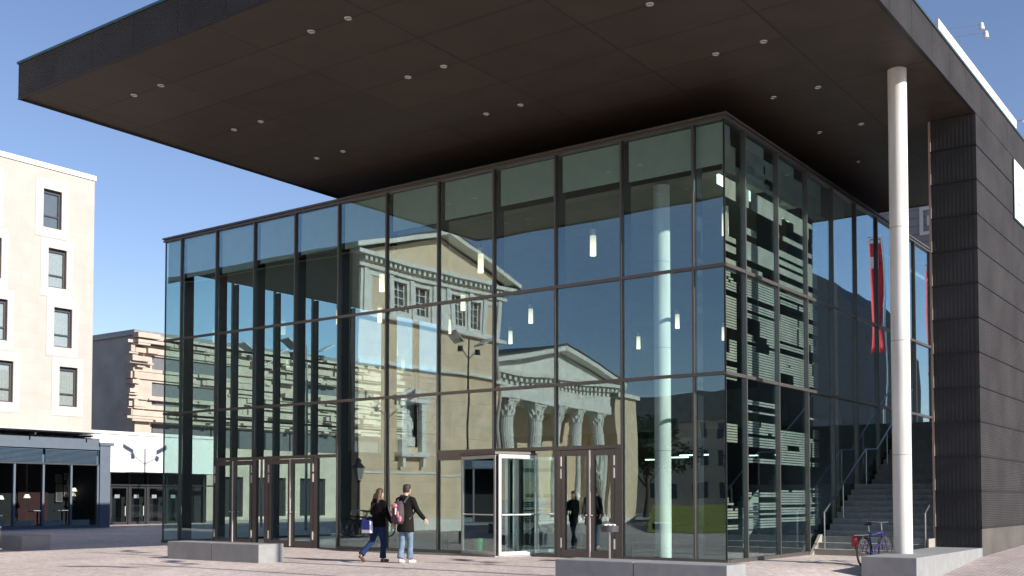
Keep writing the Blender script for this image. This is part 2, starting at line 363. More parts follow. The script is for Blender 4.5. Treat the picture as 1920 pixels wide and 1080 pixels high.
# ------------------------------------------------------------------ the glass hall
H = 10.05; Z2, Z1, ZD = 4.28, 6.73, 2.70
FX = [-20.29, -19.41, -17.63, -15.81, -13.98, -12.15, -10.27, -8.38, -6.50, -4.57, -2.67, -.77, 0.0]
RY = [0.0, 1.04, 2.98, 4.93, 6.88, 8.83, 10.80, 12.80, 14.75, 16.70, 18.7]
LY = [0.0, .9, 2.84, 4.80, 6.71, 8.71, 10.65, 12.6, 14.5]
DEPTH = 31.0
hall = empty('glass_hall', (-10, 8, 0), 'tall dark framed glass entrance hall under the dark canopy, mirroring an ochre theatre', 'building')
def pane(axis, a, b, z0, z1, pos, m='glass', parent=None, name='pane', th=.012, wav=1.25):
    """one glass sheet, slightly bowed as float glass is; outer face on 'pos'"""
    n = 6; A = random.uniform(-.0016, .0024)*wav; tx = random.uniform(-.0011, .0011)*wav; tz = random.uniform(-.0013, .0013)*wav
    p1, p2 = random.uniform(0, 6), random.uniform(0, 6); hA = .0007*wav
    sgn = {'y': -1, 'x': 1, 'xl': -1, 'yb': 1}[axis]
    mb = MB()
    for side in (0, 1):
        for j in range(n+1):
            for i in range(n+1):
                s_, t_ = i/n, j/n; u = a+(b-a)*s_; z = z0+(z1-z0)*t_
                d = A*math.sin(math.pi*s_)*math.sin(math.pi*t_) + tx*(s_-.5)*(b-a) + tz*(t_-.5)*(z1-z0) + hA*math.sin(p1+5*s_+2.2*t_)*math.sin(p2+4.3*t_)
                q = pos + sgn*d - sgn*th*side
                mb.v.append((u, q, z) if axis[0] == 'y' else (q, u, z))
    k = (n+1)*(n+1)
    for side in (0, 1):
        for j in range(n):
            for i in range(n): mb.f.append(tuple(side*k+x for x in (j*(n+1)+i, j*(n+1)+i+1, (j+1)*(n+1)+i+1, (j+1)*(n+1)+i)))
    edge = [i for i in range(n+1)] + [(j*(n+1)+n) for j in range(1, n+1)] + [n*(n+1)+i for i in range(n-1, -1, -1)] + [j*(n+1) for j in range(n-1, 0, -1)]
    for e in range(len(edge)): x, y = edge[e], edge[(e+1) % len(edge)]; mb.f.append((x, y, k+y, k+x))
    return mb.build(name, m, parent, smooth=40)

# front
def rows(bottom): return [(bottom, Z2-.04), (Z2+.04, Z1-.04), (Z1+.04, H)]
door_bays = {2, 3, 4, 8, 9}
for i in range(12):
    a, b = FX[i]+.03, FX[i+1]-.03
    if i == 11: b = FX[i+1]-.012
    rr = rows(.09)
    if i in (2, 3, 4, 7, 8, 9): rr[0] = (ZD+.05, Z2-.04)
    for z0, z1 in rr: pane('y', a, b, z0, z1, 0.0, parent=hall)
    if i == 7: pane('y', a, -7.56, .09, ZD-.05, 0.0, parent=hall)
    if i == 8: pane('y', -5.2, b, .09, ZD-.05, 0.0, parent=hall)
for i in range(10):
    a, b = RY[i]+.03, RY[i+1]-.03
    if i == 0: a = .012
    zb = .09 if i < 3 else (.09 if i < 3 else .09)
    for z0, z1 in rows(zb): pane('x', a, b, z0, z1, 0.0, parent=hall)
for i in range(8):
    for z0, z1 in rows(.09): pane('xl', LY[i]+.03, LY[i+1]-.03, z0, z1, -20.29, parent=hall)
for i in range(5):
    pane('yb', -13.5+2.7*i+.03, -13.5+2.7*(i+1)-.03, .09, H, DEPTH, parent=hall)
# mullions: slim bronze caps outside the glass, black steel posts inside
def mull(x0, x1, y0, y1, z0=.0, z1=H): return MB().box(x0, x1, y0, y1, z0, z1).build('mullion', 'frame', hall)
for i, x in enumerate(FX[1:-1]):
    inside_doors = x in (-15.81, -13.98, -6.50)
    mull(x-.023, x+.023, -.062, .05, ZD if inside_doors else 0)
    MB().box(x-.035, x+.035, .10, .38, 0.02 if not inside_doors else ZD, 9.9).build('post', 'post', hall)
for y in RY[1:-1]:
    mull(-.05, .062, y-.023, y+.023)
    if y > 1.5: MB().box(-.50, -.10, y-.05, y+.05, .02, 9.9).build('post', 'post', hall)
for y in LY[1:-1]:
    mull(-20.352, -20.24, y-.023, y+.023)
    MB().box(-20.19, -20.0, y-.035, y+.035, .02, 9.05).build('post', 'post', hall)
mull(-20.30, -20.262, -.02, .02); MB().box(-.022, .012, -.012, .022, 0, H).build('mullion', 'flash', hall)
for i in range(6): MB().box(-13.5+2.7*i-.05, -13.5+2.7*i+.05, DEPTH-.3, DEPTH+.06, 0, H).build('post', 'post', hall)
# transoms, sill and cap run round the hall
for z, h in ((Z2, .038), (Z1, .038)):
    MB().box(-20.29, .052, -.055, -.002, z-h, z+h).build('transom', 'frame', hall)
    MB().box(.002, .055, .0, RY[-1], z-h, z+h).build('transom', 'frame', hall)
    MB().box(-20.345, -20.292, .0, LY[-1], z-h, z+h).build('transom', 'frame', hall)
for a, b in ((-20.29, -17.66), (-12.12, -7.56), (-5.2, -4.6), (-2.64, .05)): MB().box(a, b, -.058, .06, .0, .085).build('sill', 'frame', hall)
MB().box(-.06, .058, .062, RY[-1], .0, .085).build('sill', 'frame', hall); MB().box(-20.348, -20.23, .062, LY[-1], 0, .085).build('sill', 'frame', hall)
MB().box(-17.66, -12.12, -.06, .05, ZD-.045, ZD+.045).build('door_head', 'frame', hall)
MB().box(-8.35, -2.64, -.06, .05, ZD-.045, ZD+.045).build('door_head', 'frame', hall)
c = MB(); c.box(-20.36, .07, -.07, .10, H, H+.05); c.box(-20.33, .04, -.04, .10, H+.05, H+.085); c.box(-20.38, .09, -.09, .10, H+.085, H+.14)
c.box(-.10, .07, .10, RY[-1], H, H+.05); c.box(-.10, .04, .10, RY[-1], H+.05, H+.085); c.box(-.10, .09, .10, RY[-1], H+.085, H+.14)
c.box(-20.36, -20.19, .10, LY[-1], H, H+.05); c.box(-20.38, -20.19, .10, LY[-1], H+.05, H+.14)
c.build('roof_edge', 'frame', hall)
MB().box(-20.2, -.1, .12, DEPTH, H-.02, H+.10).build('roof', 'flash', hall)
MB().box(-20.15, -.14, .95, DEPTH-.1, 9.10, 9.22).build('ceiling', 'ceil', hall)
MB().box(-20.2, -.08, .08, DEPTH-.1, -.05, .015).build('floor', 'floor', hall)
b = MB(); b.box(-20.29, -13.6, DEPTH-.15, DEPTH, 0, H); b.box(-20.29, -20.1, 14.55, DEPTH-.2, 0, H)
b.box(-.15, .0, 18.72, DEPTH, 0, H); b.box(-3.2, -.6, 13.2, 20, 0, 9.05); b.box(-13.4, -3.3, DEPTH-2.2, DEPTH-2.0, 0, 7.6)
b.box(-19.9, -6, 20, 20.2, 4.5, 9.05); b.box(-19.85, -19.65, 7.75, 14.55, 0.02, 3.3)
b.build('inner_wall', 'innerwall', hall)
g = MB(); g.box(-19.9, -4, 14.8, 30, 4.1, 4.5); g.box(-19.9, -4, 14.7, 14.8, 4.05, 5.5); g.build('gallery', 'gallery', hall)
# roller blinds behind the top lights
for i in range(0, 12):
    zb = random.uniform(8.62, 8.80) if i < 6 else random.uniform(8.8, 9.2)
    a, bb = FX[i]+(.10 if i in (0, 11) else .22), FX[i+1]-.10
    if bb-a > .3: MB().box(a-.06, bb+.05, .07, .08, zb, 10.02).build('blind', 'blind', hall)
for i in range(0, 5):
    if RY[i+1]-RY[i] > .5: MB().box(-.09, -.08, RY[i]+.10, RY[i+1]-.55, random.uniform(8.9, 9.3), 10.02).build('blind', 'blind', hall)
# printed pattern behind the right-hand panes: broken horizontal bands of fine lines
def printed(bays, zmax=9.7):
    """rows of short broken stripes, the gaps wandering from row to row"""
    rnd = random.Random(5); cuts = {b: [] for b in bays}; z = .75; on = True; left = .5
    parts = {b: MB() for b in bays}
    while z < zmax:
        h = rnd.choice((.062, .062, .124)) if z < Z1 else rnd.choice((.08, .12, .16))
        if left <= 0:
            on = not on; left = rnd.uniform(.35, .95) if on else rnd.choice((.08, .10, .14, .2, .6) if z > 3.4 else (.12, .5, .95))
        left -= h
        if z < 4.3: on = (.72 < z < 1.6) or (2.3 < z < 3.25)
        elif z < 6.9: on = not (5.05 < z < 5.2 or 6.05 < z < 6.2) 
        for b in bays:
            y0, y1 = b
            if rnd.random() < .35:
                cuts[b] = []
                for _ in range(rnd.choice((0, 0, 0, 1, 1, 2))):
                    a = rnd.uniform(y0, y1-.1); cuts[b].append((a, a+rnd.choice((.12, .25, .5, .8))))
            if on == (rnd.random() < (.14 if z < 4.3 else .08)): continue
            segs = [(y0, y1)]
            for c0, c1 in cuts[b]:
                segs = [q for a, e in segs for q in ((a, min(e, c0)), (max(a, c1), e)) if q[1]-q[0] > .03]
            pitch, wd = (.062, .044) if z < Z1 else (.04, .0385)
            q = z
            while q+wd <= z+h+.001:
                for a, e in segs: parts[b].box(-.045, -.041, a, e, q, q+wd)
                q += pitch
        z += h
    for k, b in enumerate(bays): parts[b].build('printed_pattern', 'frit_w' if k == 0 else 'frit', hall)
printed([(.03, .70), (1.22, 2.92), (3.04, 4.87), (4.99, 5.9)])
# inner glazed stair balustrade and light strips
MB().prism([(-.9, 2.9, .2), (-.9, 4.0, 1.05), (-.9, 4.0, 1.75), (-.9, 2.9, 1.2)], (-.02, 0, 0)).build('balustrade', 'blind', hall)
for x, y in ((-14.5, 24), (-12.5, 22), (-10, 24), (-16.5, 26)): MB().box(x, x+1.4, y, y+.12, 3.4, 3.46).build('strip_light', 'panelon', hall)
for y in (.5, 2.15, 2.75, 4.1, 4.7): MB().box(-.42, -.36, y, y+.36, 8.76, 8.98).build('light_panel', 'panelon', hall)

# doors
def leaf_door(x0, x1, hinge, parent=hall):
    f = MB(); wd = .11
    f.box(x0, x0+wd, -.05, .02, .02, ZD-.06); f.box(x1-wd, x1, -.05, .02, .02, ZD-.06); f.box(x0+wd, x1-wd, -.048, .018, .02, .20); f.box(x0+wd, x1-wd, -.048, .018, ZD-.20, ZD-.06)
    d = f.build('door', 'frame', parent)
    pane('y', x0+wd, x1-wd, .20, ZD-.20, -.01, 'glass', d, 'door_glass')
    hx = x1-.07 if hinge < 0 else x0+.07
    MB().ball((hx, -.10, 1.05), (.022, .05, .022), 10, 7).build('handle', 'steel', d, smooth=60)
    if hinge < 0: MB().box(x1-.012, x1+.018, -.075, -.052, .04, ZD-.07).build('meeting_strip', 'alu', d)  # bright aluminium colour paints in the sunlit edge of the leaf
    kx = x0 if hinge < 0 else x1
    for z in (.25, 1.95, 2.25): MB().box(kx-.018, kx+.018, -.075, -.05, z, z+.24).build('hinge', 'alu', d)
leaf_door(-17.58, -16.71, -1); leaf_door(-16.69, -15.83, 1)
leaf_door(-15.05, -14.10, -1); leaf_door(-14.08, -13.13, 1)
MB().box(-15.80, -15.62, -.05, .05, .0, ZD-.05).build('door_jamb', 'frame', hall); MB().box(-15.26, -15.07, -.05, .05, .0, ZD-.05).build('door_jamb', 'frame', hall)
MB().box(-13.11, -12.95, -.05, .05, .0, ZD-.05).build('door_jamb', 'frame', hall); pane('y', -12.93, -12.19, .09, ZD-.05, 0, parent=hall)
MB().box(-4.57, -4.40, -.052, .05, 0, ZD-.05).build('door_jamb', 'frame', hall); MB().box(-2.86, -2.70, -.052, .05, 0, ZD-.05).build('door_jamb', 'frame', hall)
leaf_door(-4.39, -3.56, -1); leaf_door(-3.54, -2.87, 1)
MB().box(-8.36, -7.5, -.045, .045, ZD-.22, ZD-.045).build('door_head', 'frame', hall)

# revolving door standing half outside the hall
rv = empty('revolving_door', (-6.35, -.1, 0), 'glazed revolving door with bright framed wings in the front of the glass hall', 'revolving door')
def wing(p, q, m, z0=.04, z1=2.55, fw=.07, bar=True):
    p, q = Vector(p), Vector(q); d = (q-p).normalized(); n = Vector((-d.y, d.x, 0))*.05; L = (q-p).length
    def slab(mb, s0, s1, za, zb, th=1.0):
        a = p+d*s0 - n*th*.5; mb.prism([(a.x, a.y, za), ((a+d*(s1-s0)).x, (a+d*(s1-s0)).y, za), ((a+d*(s1-s0)).x, (a+d*(s1-s0)).y, zb), (a.x, a.y, zb)], n*th)
    f = MB(); slab(f, 0, fw, z0, z1); slab(f, L-fw, L, z0, z1); slab(f, fw, L-fw, z0, z0+.09, .96); slab(f, fw, L-fw, z1-.09, z1, .96)
    o = f.build('wing', m, rv, bevel=.006)
    g_ = MB(); slab(g_, fw, L-fw, z0+.09, z1-.09, .2); g_.build('wing_glass', 'doorglass', o)
    if bar:
        c0 = p+d*fw-n*.9; c1 = p+d*(L-fw)-n*.9
        MB().tube([(c0.x, c0.y, 1.05), (c1.x, c1.y, 1.05)], .018, 8).build('push_bar', 'steel', o, smooth=40)
wing((-5.72, -.86, 0), (-5.27, .16, 0), 'alu'); wing((-7.30, -.33, 0), (-5.80, -.86, 0), 'steel')
wing((-7.50, .04, 0), (-7.32, -.30, 0), 'frame_d', bar=False); wing((-6.9, 1.2, 0), (-6.1, .3, 0), 'steel')
wing((-6.0, .28, 0), (-5.5, 1.5, 0), 'steel')
t = MB(); pts = [(-7.52, .1), (-7.34, -.36), (-5.78, -.92), (-5.22, .1)]
t.prism([(x, y, 2.56) for x, y in pts], (0, 0, .07)); t.build('door_canopy', 'frame', rv)
t = MB(); t.prism([(x, y, .004) for x, y in pts], (0, 0, .03)); t.build('threshold', 'steel', rv)
MB().cyl(-6.35, .35, .03, 2.56, .05, 16).build('centre_post', 'steel', rv, smooth=40)
gb = MB(); gb.ell([(-7.0, .02, .04, .13, .11), (-7.0, .02, .40, .17, .14), (-7.0, .02, .43, .18, .15)], 16)
o = gb.build('waste_bin', 'greenp', None, smooth=40); tag(o, 'small green plastic bin standing inside the revolving door', 'bin')

# round concrete column inside the hall, just behind the front glass
def round_column(name, x, y, z0, z1, r, label, joints):
    rt = empty(name, (x, y, z0), label, 'column')
    MB().cyl(x, y, z0, z1, r, 40).build('shaft', 'conc', rt, smooth=40)
    j = MB()
    for z in joints: j.cyl(x, y, z, z+.012, r+.0015, 40)
    j.build('formwork_joint', 'granite', rt, smooth=40)
    return rt
round_column('concrete_column', -2.1, .95, .015, 9.09, .20, 'pale round concrete column inside the hall behind the front glass', (2.6, 5.1, 7.2))
round_column('concrete_column', -1.35, 11.3, .015, 9.09, .18, 'round column inside the hall beside the upper flight of the outdoor stairs', (3.1, 6.1))

# pendant lamps: hanging tubes of light
PEND = [(-5.18, 2.75, 'long white tube pendant in the top row, third bay left of the pale inside column'),
 (-9.04, 2.71, 'tube pendant glowing on the right slope of the mirrored tall gable'),
 (-13.16, 11.16, 'tube pendant below the middle rail, just right of the mirrored tall house'),
 (-16.99, 15.11, 'small tube pendant right beside the corner of the mirrored tall house, lower than its neighbour'),
 (-9.23, 15.54, 'tube pendant just right of the pale inside column below the middle rail'),
 (-13.33, 19.74, 'tube pendant left of the pale inside column, above the mirrored pediment slope'),
 (-17.41, 28.18, 'smallest and lowest tube pendant, close to the left side of the pale inside column'),
 (-1.46, 7.51, 'tube pendant behind the right hand glass wall, in the dark printed panes'),
 (-1.57, 11.97, 'tube pendant behind the right hand glass wall, against the blue mirrored sky'),
 (-1.25, 2.74, 'long tube pendant at the sharp front corner of the glass hall'),
 (-5.28, 7.22, 'tube pendant half hidden behind the pale inside column at the middle rail'),
 (-13.4, 3.16, 'tube pendant over the left pilaster of the mirrored tall house'),
 (-17.63, 7.61, 'tube pendant at the middle rail left of the mirrored first window'),
 (-17.29, 11.32, 'tube pendant on the middle of the mirrored tall house below its windows'),
 (-13.49, 7.45, 'tube pendant among the mirrored windows at the middle rail'),
 (-9.12, 19.52, 'tube pendant at the front corner of the glass hall below the middle rail'),
 (-19.3, 3.05, 'leftmost tube pendant, in front of a black post by the left corner of the hall'),
 (-19.2, 7.0, 'tube pendant hanging before the left glass side wall at the middle rail')]
proto = None
for i, (x, y, lab) in enumerate(PEND):
    if proto is None:
        proto = empty('pendant_lamp', (0, 0, 8.1), lab, 'pendant lamp', 'tube pendants in the glass hall')
        MB().cyl(0, 0, 8.11, 8.66, .085, 20).build('lamp_shade', 'lampon', proto, smooth=40)
        MB().cyl(0, 0, 8.66, 8.84, .087, 20).build('lamp_cap', 'alu', proto, smooth=40)
        MB().cyl(0, 0, 8.84, 9.10, .006, 6).build('cable', 'black', proto)
        o = proto
    else: o = copy_tree(proto)
    o.location = (x, y, 8.1); o['label'] = lab

# ------------------------------------------------------------------ the dark canopy with its side wall
ZS, HF = 10.94, .84
XL, YF, XR, YB = -14.0, -8.81, 4.13, 13.6
cano = empty('canopy', (2, 6, 0), 'huge dark metal canopy over the glass hall with one side wall reaching the ground', 'canopy')
MB().box(XL+.02, XR-.02, YF+.02, YB-.02, ZS, ZS+.02).build('soffit', 'soffit', cano)
MB().box(XL+.1, XR-.1, YF+.1, YB-.1, ZS+.02, ZS+HF-.05).build('roof_slab', 'flash', cano)
def sheet_strip(name, m, axis, pos, a0, a1, z0, z1, step, sgn):
    mb = MB(); n = max(1, round((a1-a0)/step)); st = (a1-a0)/n
    for i in range(n):
        a, b = a0+i*st+.006, a0+(i+1)*st-.006
        if axis == 'y': mb.box(a, b, min(pos, pos-sgn*.09), max(pos, pos-sgn*.09), z0, z1)
        else: mb.box(min(pos, pos-sgn*.09), max(pos, pos-sgn*.09), a, b, z0, z1)
    return mb.build(name, m, cano)
sheet_strip('fascia', 'rib_h', 'y', YF, XL, XR-.1, ZS-.015, ZS+HF-.03, 1.46, -1)
sheet_strip('fascia', 'rib_h', 'x', XR, YF, YB, ZS-.015, ZS+HF-.03, 1.46, 1)
sheet_strip('fascia', 'rib_h', 'x', XL, YF+.1, YB, ZS-.015, ZS+HF-.03, 1.46, -1)
sheet_strip('fascia', 'rib_h', 'y', YB, XL, XR-.1, ZS-.015, ZS+HF-.03, 1.46, 1)
e = MB(); e.box(XL-.03, XR+.03, YF-.03, YF+.14, ZS+HF-.03, ZS+HF+.025); e.box(XR-.14, XR+.03, YF+.14, YB, ZS+HF-.03, ZS+HF+.025); e.box(XL-.03, XL+.14, YF+.14, YB, ZS+HF-.03, ZS+HF+.025)
e.build('coping', 'cap', cano)
e = MB(); e.box(XL-.012, XR+.012, YF-.012, YF+.03, ZS-.035, ZS-.016); e.box(XR-.03, XR+.012, YF+.03, 5.5, ZS-.035, ZS-.016); e.box(XL-.012, XL+.03, YF+.03, YB, ZS-.035, ZS-.016)
e.build('drip_edge', 'flash', cano)
# downlights in pairs
dl = None
for y in (-7.31, -4.35, -1.45, 1.66, 4.70, 7.74):
    for x in (-11.6, -10.58, -5.66, -4.62, .50, 1.58):
        if y > 0 and x < 0: continue
        if dl is None:
            dl = MB().ring((0, 0, 0), (0, 0, 1), .066, .016, 20, 6).build('downlight', 'steel', None, smooth=40); dl.parent = cano
            d2 = MB().ell([(0, 0, .004, .046, .046), (0, 0, .02, .04, .04)], 16).build('lens', 'lens', None, smooth=40); d2.parent = dl
            o = dl
        else: o = copy_tree(dl, cano)
        o.location = Vector((x, y, ZS-.006)) - Vector(cano.location)
# side wall clad in overlapping ribbed courses
WX0, WX1, WY0, WY1 = 3.05, 4.11, 5.54, 13.6
MB().box(WX0+.05, WX1-.05, WY0+.05, WY1-.02, -.3, ZS).build('wall_core', 'flash', cano)
zs = [ZS]; z = 10.14
while z > 1.4: zs.append(z); z -= .85
zs += [.74, -.35]
for za, zb in zip(zs, zs[1:]):
    MB().box(WX0, WX1-.012, WY0, WY0+.05, zb+.015, za-.012).build('end_cladding', 'rib_v', cano)
    MB().box(WX1-.05, WX1+.012, WY0+.006, WY1, zb+.015, za-.012).build('side_cladding', 'rib_h' if za > .9 else 'plinth', cano)
    MB().box(WX0, WX0+.05, WY0+.05, WY1, zb+.015, za-.012).build('inner_cladding', 'rib_h', cano)
s = MB()
for z in zs[1:-1]: s.box(WX0-.012, WX1+.03, WY0-.035, WY0-.001, z-.016, z+.016); s.box(WX1+.012, WX1+.03, WY0-.001, WY1, z-.014, z+.014)
s.build('course_ledge', 'flash', cano)
MB().box(WX0-.055, WX0-.003, WY0-.03, WY0+.04, .25, ZS-.02).build('corner_strip', 'reveal', cano)
bn = MB().box(4.145, 4.165, 9.75, 13.2, 9.22, 10.84).build('banner', 'whitecloth', None)
tag(bn, 'white banner fixed high on the right face of the dark side wall', 'banner')
bf = MB().box(4.142, 4.155, 9.71, 13.24, 9.18, 10.88).build('frame', 'cap', None); bf.parent = bn
lt = MB()
for i, (y, z, l) in enumerate(((10.05, 10.05, .5), (10.05, 9.85, .35), (10.05, 9.65, .42))): lt.box(4.166, 4.168, y, y+l, z, z+.05)
q = lt.build('faint_print', 'lens', None); q.parent = bn

# things on the roof edge
rb = empty('roof_sign', (4.0, 6.5, ZS+HF+.02), 'long flat white panel standing along the right edge of the canopy roof', 'roof panel')
MB().box(3.94, 4.02, 2.66, 3.6, 11.82, 12.27).build('panel', 'white', rb); MB().box(3.94, 4.02, 3.63, 10.9, 11.82, 12.27).build('panel', 'white', rb)
for y in (3.0, 5, 7, 9, 10.6): MB().tube([(3.6, y, 11.8), (3.94, y, 12.15)], .02, 6).build('strut', 'steel', rb)
def floodlight(x, y, z, label):
    f = empty('floodlight', (x, y, 11.8), label, 'floodlight', 'floodlights on the canopy roof')
    MB().tube([(x-1.6, y-.7, 11.82), (x-1.1, y-.5, z-.10), (x-.6, y-.25, z-.02), (x, y, z)], .008, 8).build('arm', 'steel', f, smooth=60)
    h = MB().ell([(x, y, z+.05, .03, .03), (x, y, z+.02, .05, .05), (x, y, z-.12, .07, .07), (x, y, z-.13, .05, .05)], 14).build('lamp_head', 'white', f, smooth=50)
floodlight(4.25, 5.75, 13.17, 'upper of two small white floodlights on thin rods above the right roof edge')
floodlight(4.25, 6.2, 13.12, 'lower of two small white floodlights on thin rods above the right roof edge')
cm = empty('camera_dome', (4.1, 10.95, 11.8), 'small bright dome on a bracket at the far end of the white roof panel', 'dome')
MB().tube([(3.9, 10.8, 11.8), (3.95, 10.9, 12.25), (4.25, 10.95, 12.28)], .02, 8).build('bracket', 'steel', cm, smooth=60)
MB().ball((4.27, 10.95, 12.24), .10, 14, 9).build('dome', 'alu', cm, smooth=60)

# outdoor column and benches
round_column('concrete_column', 3.36, 1.72, -.2, ZS, .20, 'pale round concrete column outdoors, rising from the right bench to the canopy', (2.4, 4.9, 7.4))
def bench(x0, x1, y0, y1, z0, z1, seams, label, taper=0):
    r_ = empty('bench', ((x0+x1)/2, (y0+y1)/2, max(z0, -.1)), label, 'bench')
    us = [x0] + seams + [x1]
    for a, b in zip(us, us[1:]):
        MB().box(a+(.006 if a != x0 else 0), b-(.006 if b != x1 else 0), y0, y1, z0, z1).build('block', 'granite', r_, bevel=.012)
    if seams:
        mb = MB()
        for a in seams: mb.box(a-.005, a+.005, y0+.02, y1-.02, z0, z1-.02)
        mb.build('joint', 'joint', r_)
    return r_
bench(-11.9, -8.60, -6.02, -5.28, -.05, .42, [-10.25], 'long concrete block bench left of the two walking people')
bench(.10, 3.27, -7.05, -6.35, -.4, .42, [1.62], 'concrete block bench in the front, cut off by the bottom of the picture')
bench(-24.0, -18.40, -6.0, -5.15, -.05, .42, [-21.2], 'concrete block bench at the left edge in front of the cafe')
rbn = empty('bench', (3.6, 2, -.2), 'large concrete plinth bench at the right, running back from the column to the dark wall', 'bench')
MB().prism([(3.02, -.05, -.5), (4.14, -.05, -.5), (4.14, 5.5, -.5), (3.02, 5.5, -.5)], (0, 0, .76)).build('block', 'granite', rbn, bevel=.012)

# outdoor stairs between hall and wall
st = empty('staircase', (2, 8, 0), 'broad grey stone stairs climbing between the glass hall and the dark wall', 'stairs')
SY, TR, RI = 4.95, .285, .1556; n1, n2 = 12, 13; X0 = .16
YL = SY + TR*(n1-1) + .28; LAND = 1.25; rnd = random.Random(3)
YT = YL+LAND+TR*(n2-1)
for k in range(n1+n2):
    y0 = SY+TR*k if k < n1 else YL+LAND+TR*(k-n1); z1 = RI*(k+1)
    yend = y0+TR+.03 if k not in (n1-1, n1+n2-1) else (YL+LAND+.03 if k == n1-1 else 21)
    xr_ = 3.03 if y0 > WY0-.1 else 3.0
    cuts = [X0, X0+.3+rnd.uniform(.5, 1.7), xr_] if k > 0 else [X0, xr_]
    sb = MB()
    for a, b in zip(cuts, cuts[1:]): sb.box(a+.003, b-.003, y0, yend, z1-RI-.2, z1)
    sb.build('step', 'stair_e' if k == 0 else 'stair', st, bevel=.006)
MB().prism([(X0+.01, SY+.1, -.3), (X0+.01, YL, 1.55), (X0+.01, YL+LAND, 1.6), (X0+.01, YT, 3.4), (X0+.01, 21, 3.5), (X0+.01, 21, -.3)], (2.84, 0, 0)).build('under_slab', 'joint', st)
ck = MB(); ck.prism([(X0-.005, 4.75, -.03), (X0-.005, 5.6, -.03), (X0-.005, 5.6, .52), (X0-.005, 5.45, .50)], (-.085, 0, 0)); ck.build('stair_cheek', 'stair_e', st, bevel=.006)
MB().box(3.0, 3.03, 4.95, 5.5, -.1, .47).build('stair_cheek', 'stair_e', st)
def rail(x, label):
    r_ = empty('handrail', (x, 5.1, 0), label, 'handrail')
    P = [(x, 5.15, 1.10), (x, YL+.15, 2.86), (x, YL+LAND-.1, 2.9), (x, YT+.1, 4.95)]
    MB().tube(P, .022, 10).build('rail', 'steel', r_, smooth=60)
    for (y, z0, z1) in ((5.15, .1, 1.10), (6.6, .85, 1.88), (YL+.2, 1.85, 2.86), (YL+LAND+.9, 2.35, 3.4), (YT, 3.7, 4.9)): MB().tube([(x, y, z0), (x, y, z1)], .018, 8).build('post', 'steel', r_, smooth=60)
rail(.36, 'thin steel handrail on the left side of the outdoor stairs')
rail(2.9, 'thin steel handrail on the right side of the stairs beside the dark wall')

# ashtray stand by the double door
a_ = empty('ashtray_stand', (-2.32, -1.2, 0), 'dark round ashtray bowl on a thin post before the double door', 'ashtray')
MB().cyl(-2.32, -1.2, .02, .70, .022, 12).build('post', 'steel', a_, smooth=40); MB().cyl(-2.32, -1.2, 0, .03, .16, 24).build('foot', 'ashbin', a_, smooth=40)
MB().lathe(-2.32, -1.2, [(.69, .04), (.70, .20), (.84, .215), (.84, .19), (.80, .18)], 28).build('bowl', 'ashbin', a_, smooth=40)
cg = MB(); rnd = random.Random(2)
for k in range(16):
    an, rr = rnd.uniform(0, 6.3), rnd.uniform(0, .15); cg.ball((-2.32+rr*math.cos(an), -1.2+rr*math.sin(an), .85), (.05, .05, .03), 8, 5)
cg.build('sand', 'white', a_, smooth=60)
# ------------------------------------------------------------------ hotel at the left
hot = empty('hotel', (-48, 0, 0), 'tall pale sandstone block with staggered dark windows at the left edge', 'building')
HX = -40.0; HT = 17.95
FLOORS = [(15.0, 16.92, 7.22), (12.04, 14.0, 7.53), (9.08, 11.06, 7.88), (6.12, 8.11, 8.22)]
holes = []
for z0, z1, y0 in FLOORS:
    for k in range(5): holes.append((y0-3.41*k-(0 if z0 > 14 and k else 0), y0-3.41*k+.98, z0, z1))
wm = wall_holes(MB(), 'x', HX, .26, -10, 10.04, 4.55, HT, holes)
wm.build('wall', 'sand', hot)
b = MB(); b.box(-60, HX-.27, -10, 10.04, 4.55, HT); b.build('core', 'whitep', hot)
b = MB(); b.box(-60.1, HX+.06, -10.05, 10.10, HT, HT+.25); b.build('roof_edge', 'white', hot)
b = MB(); ws = .002
for z0, z1, y0 in FLOORS:                           # white stone courses round each window
    for k in range(5):
        ya, yb = y0-3.41*k, y0-3.41*k+.98
        b.box(HX+.003, HX+.022, ya-.42, ya-.002, z0-.49, z1+.49); b.box(HX+.003, HX+.022, yb+.002, yb+.34, z0-.49, z1+.49)
        b.box(HX+.003, HX+.022, ya-.002, yb+.002, z1+.002, z1+.49); b.box(HX+.003, HX+.022, ya-.002, yb+.002, z0-.49, z0-.002)
b.build('window_surround', 'whitep', hot)
for fi, (z0, z1, y0) in enumerate(FLOORS):
    for k in range(3):
        a, c_ = y0-3.41*k+.004, y0-3.41*k+.976
        f = MB(); X0, X1 = HX-.24, HX-.17
        f.box(X0, X1, a, a+.07, z0+.01, z1-.01); f.box(X0, X1, c_-.07, c_, z0+.01, z1-.01); f.box(X0, X1, a+.07, c_-.07, z1-.17, z1-.01)
        f.box(X0, X1, a+.07, c_-.07, z0+.01, z0+.07); f.box(X0, X1-.002, a+.07, c_-.07, z0+.60, z0+.67)
        fo = f.build('window', 'winframe', hot)
        MB().box(X0+.02, X0+.03, a+.07, c_-.07, z0+.07, z1-.17).build('pane', 'winglass', fo)
        if fi == 0: MB().box(HX-.262, HX-.255, a+.07, c_-.07, z0+.03, z1-.1).build('blind', 'curtain_g', fo)
        else:
            cu = MB(); n = 36; L0, L1 = a+.07, c_-.07
            cu.v = [(HX-.255+.008*math.sin(i*1.9+fi)+.006*math.sin(i*.9), L0+(L1-L0)*i/n, z) for z in (z0+.03, z1-.1) for i in range(n+1)]
            cu.f = [(i, i+1, n+2+i, n+1+i) for i in range(n)]
            cu.build('curtain', 'curtain', fo)
        r_ = MB(); r_.box(HX-.16, HX-.001, c_-.0, c_+.003, z0, z1); r_.build('reveal', 'reveal', fo)
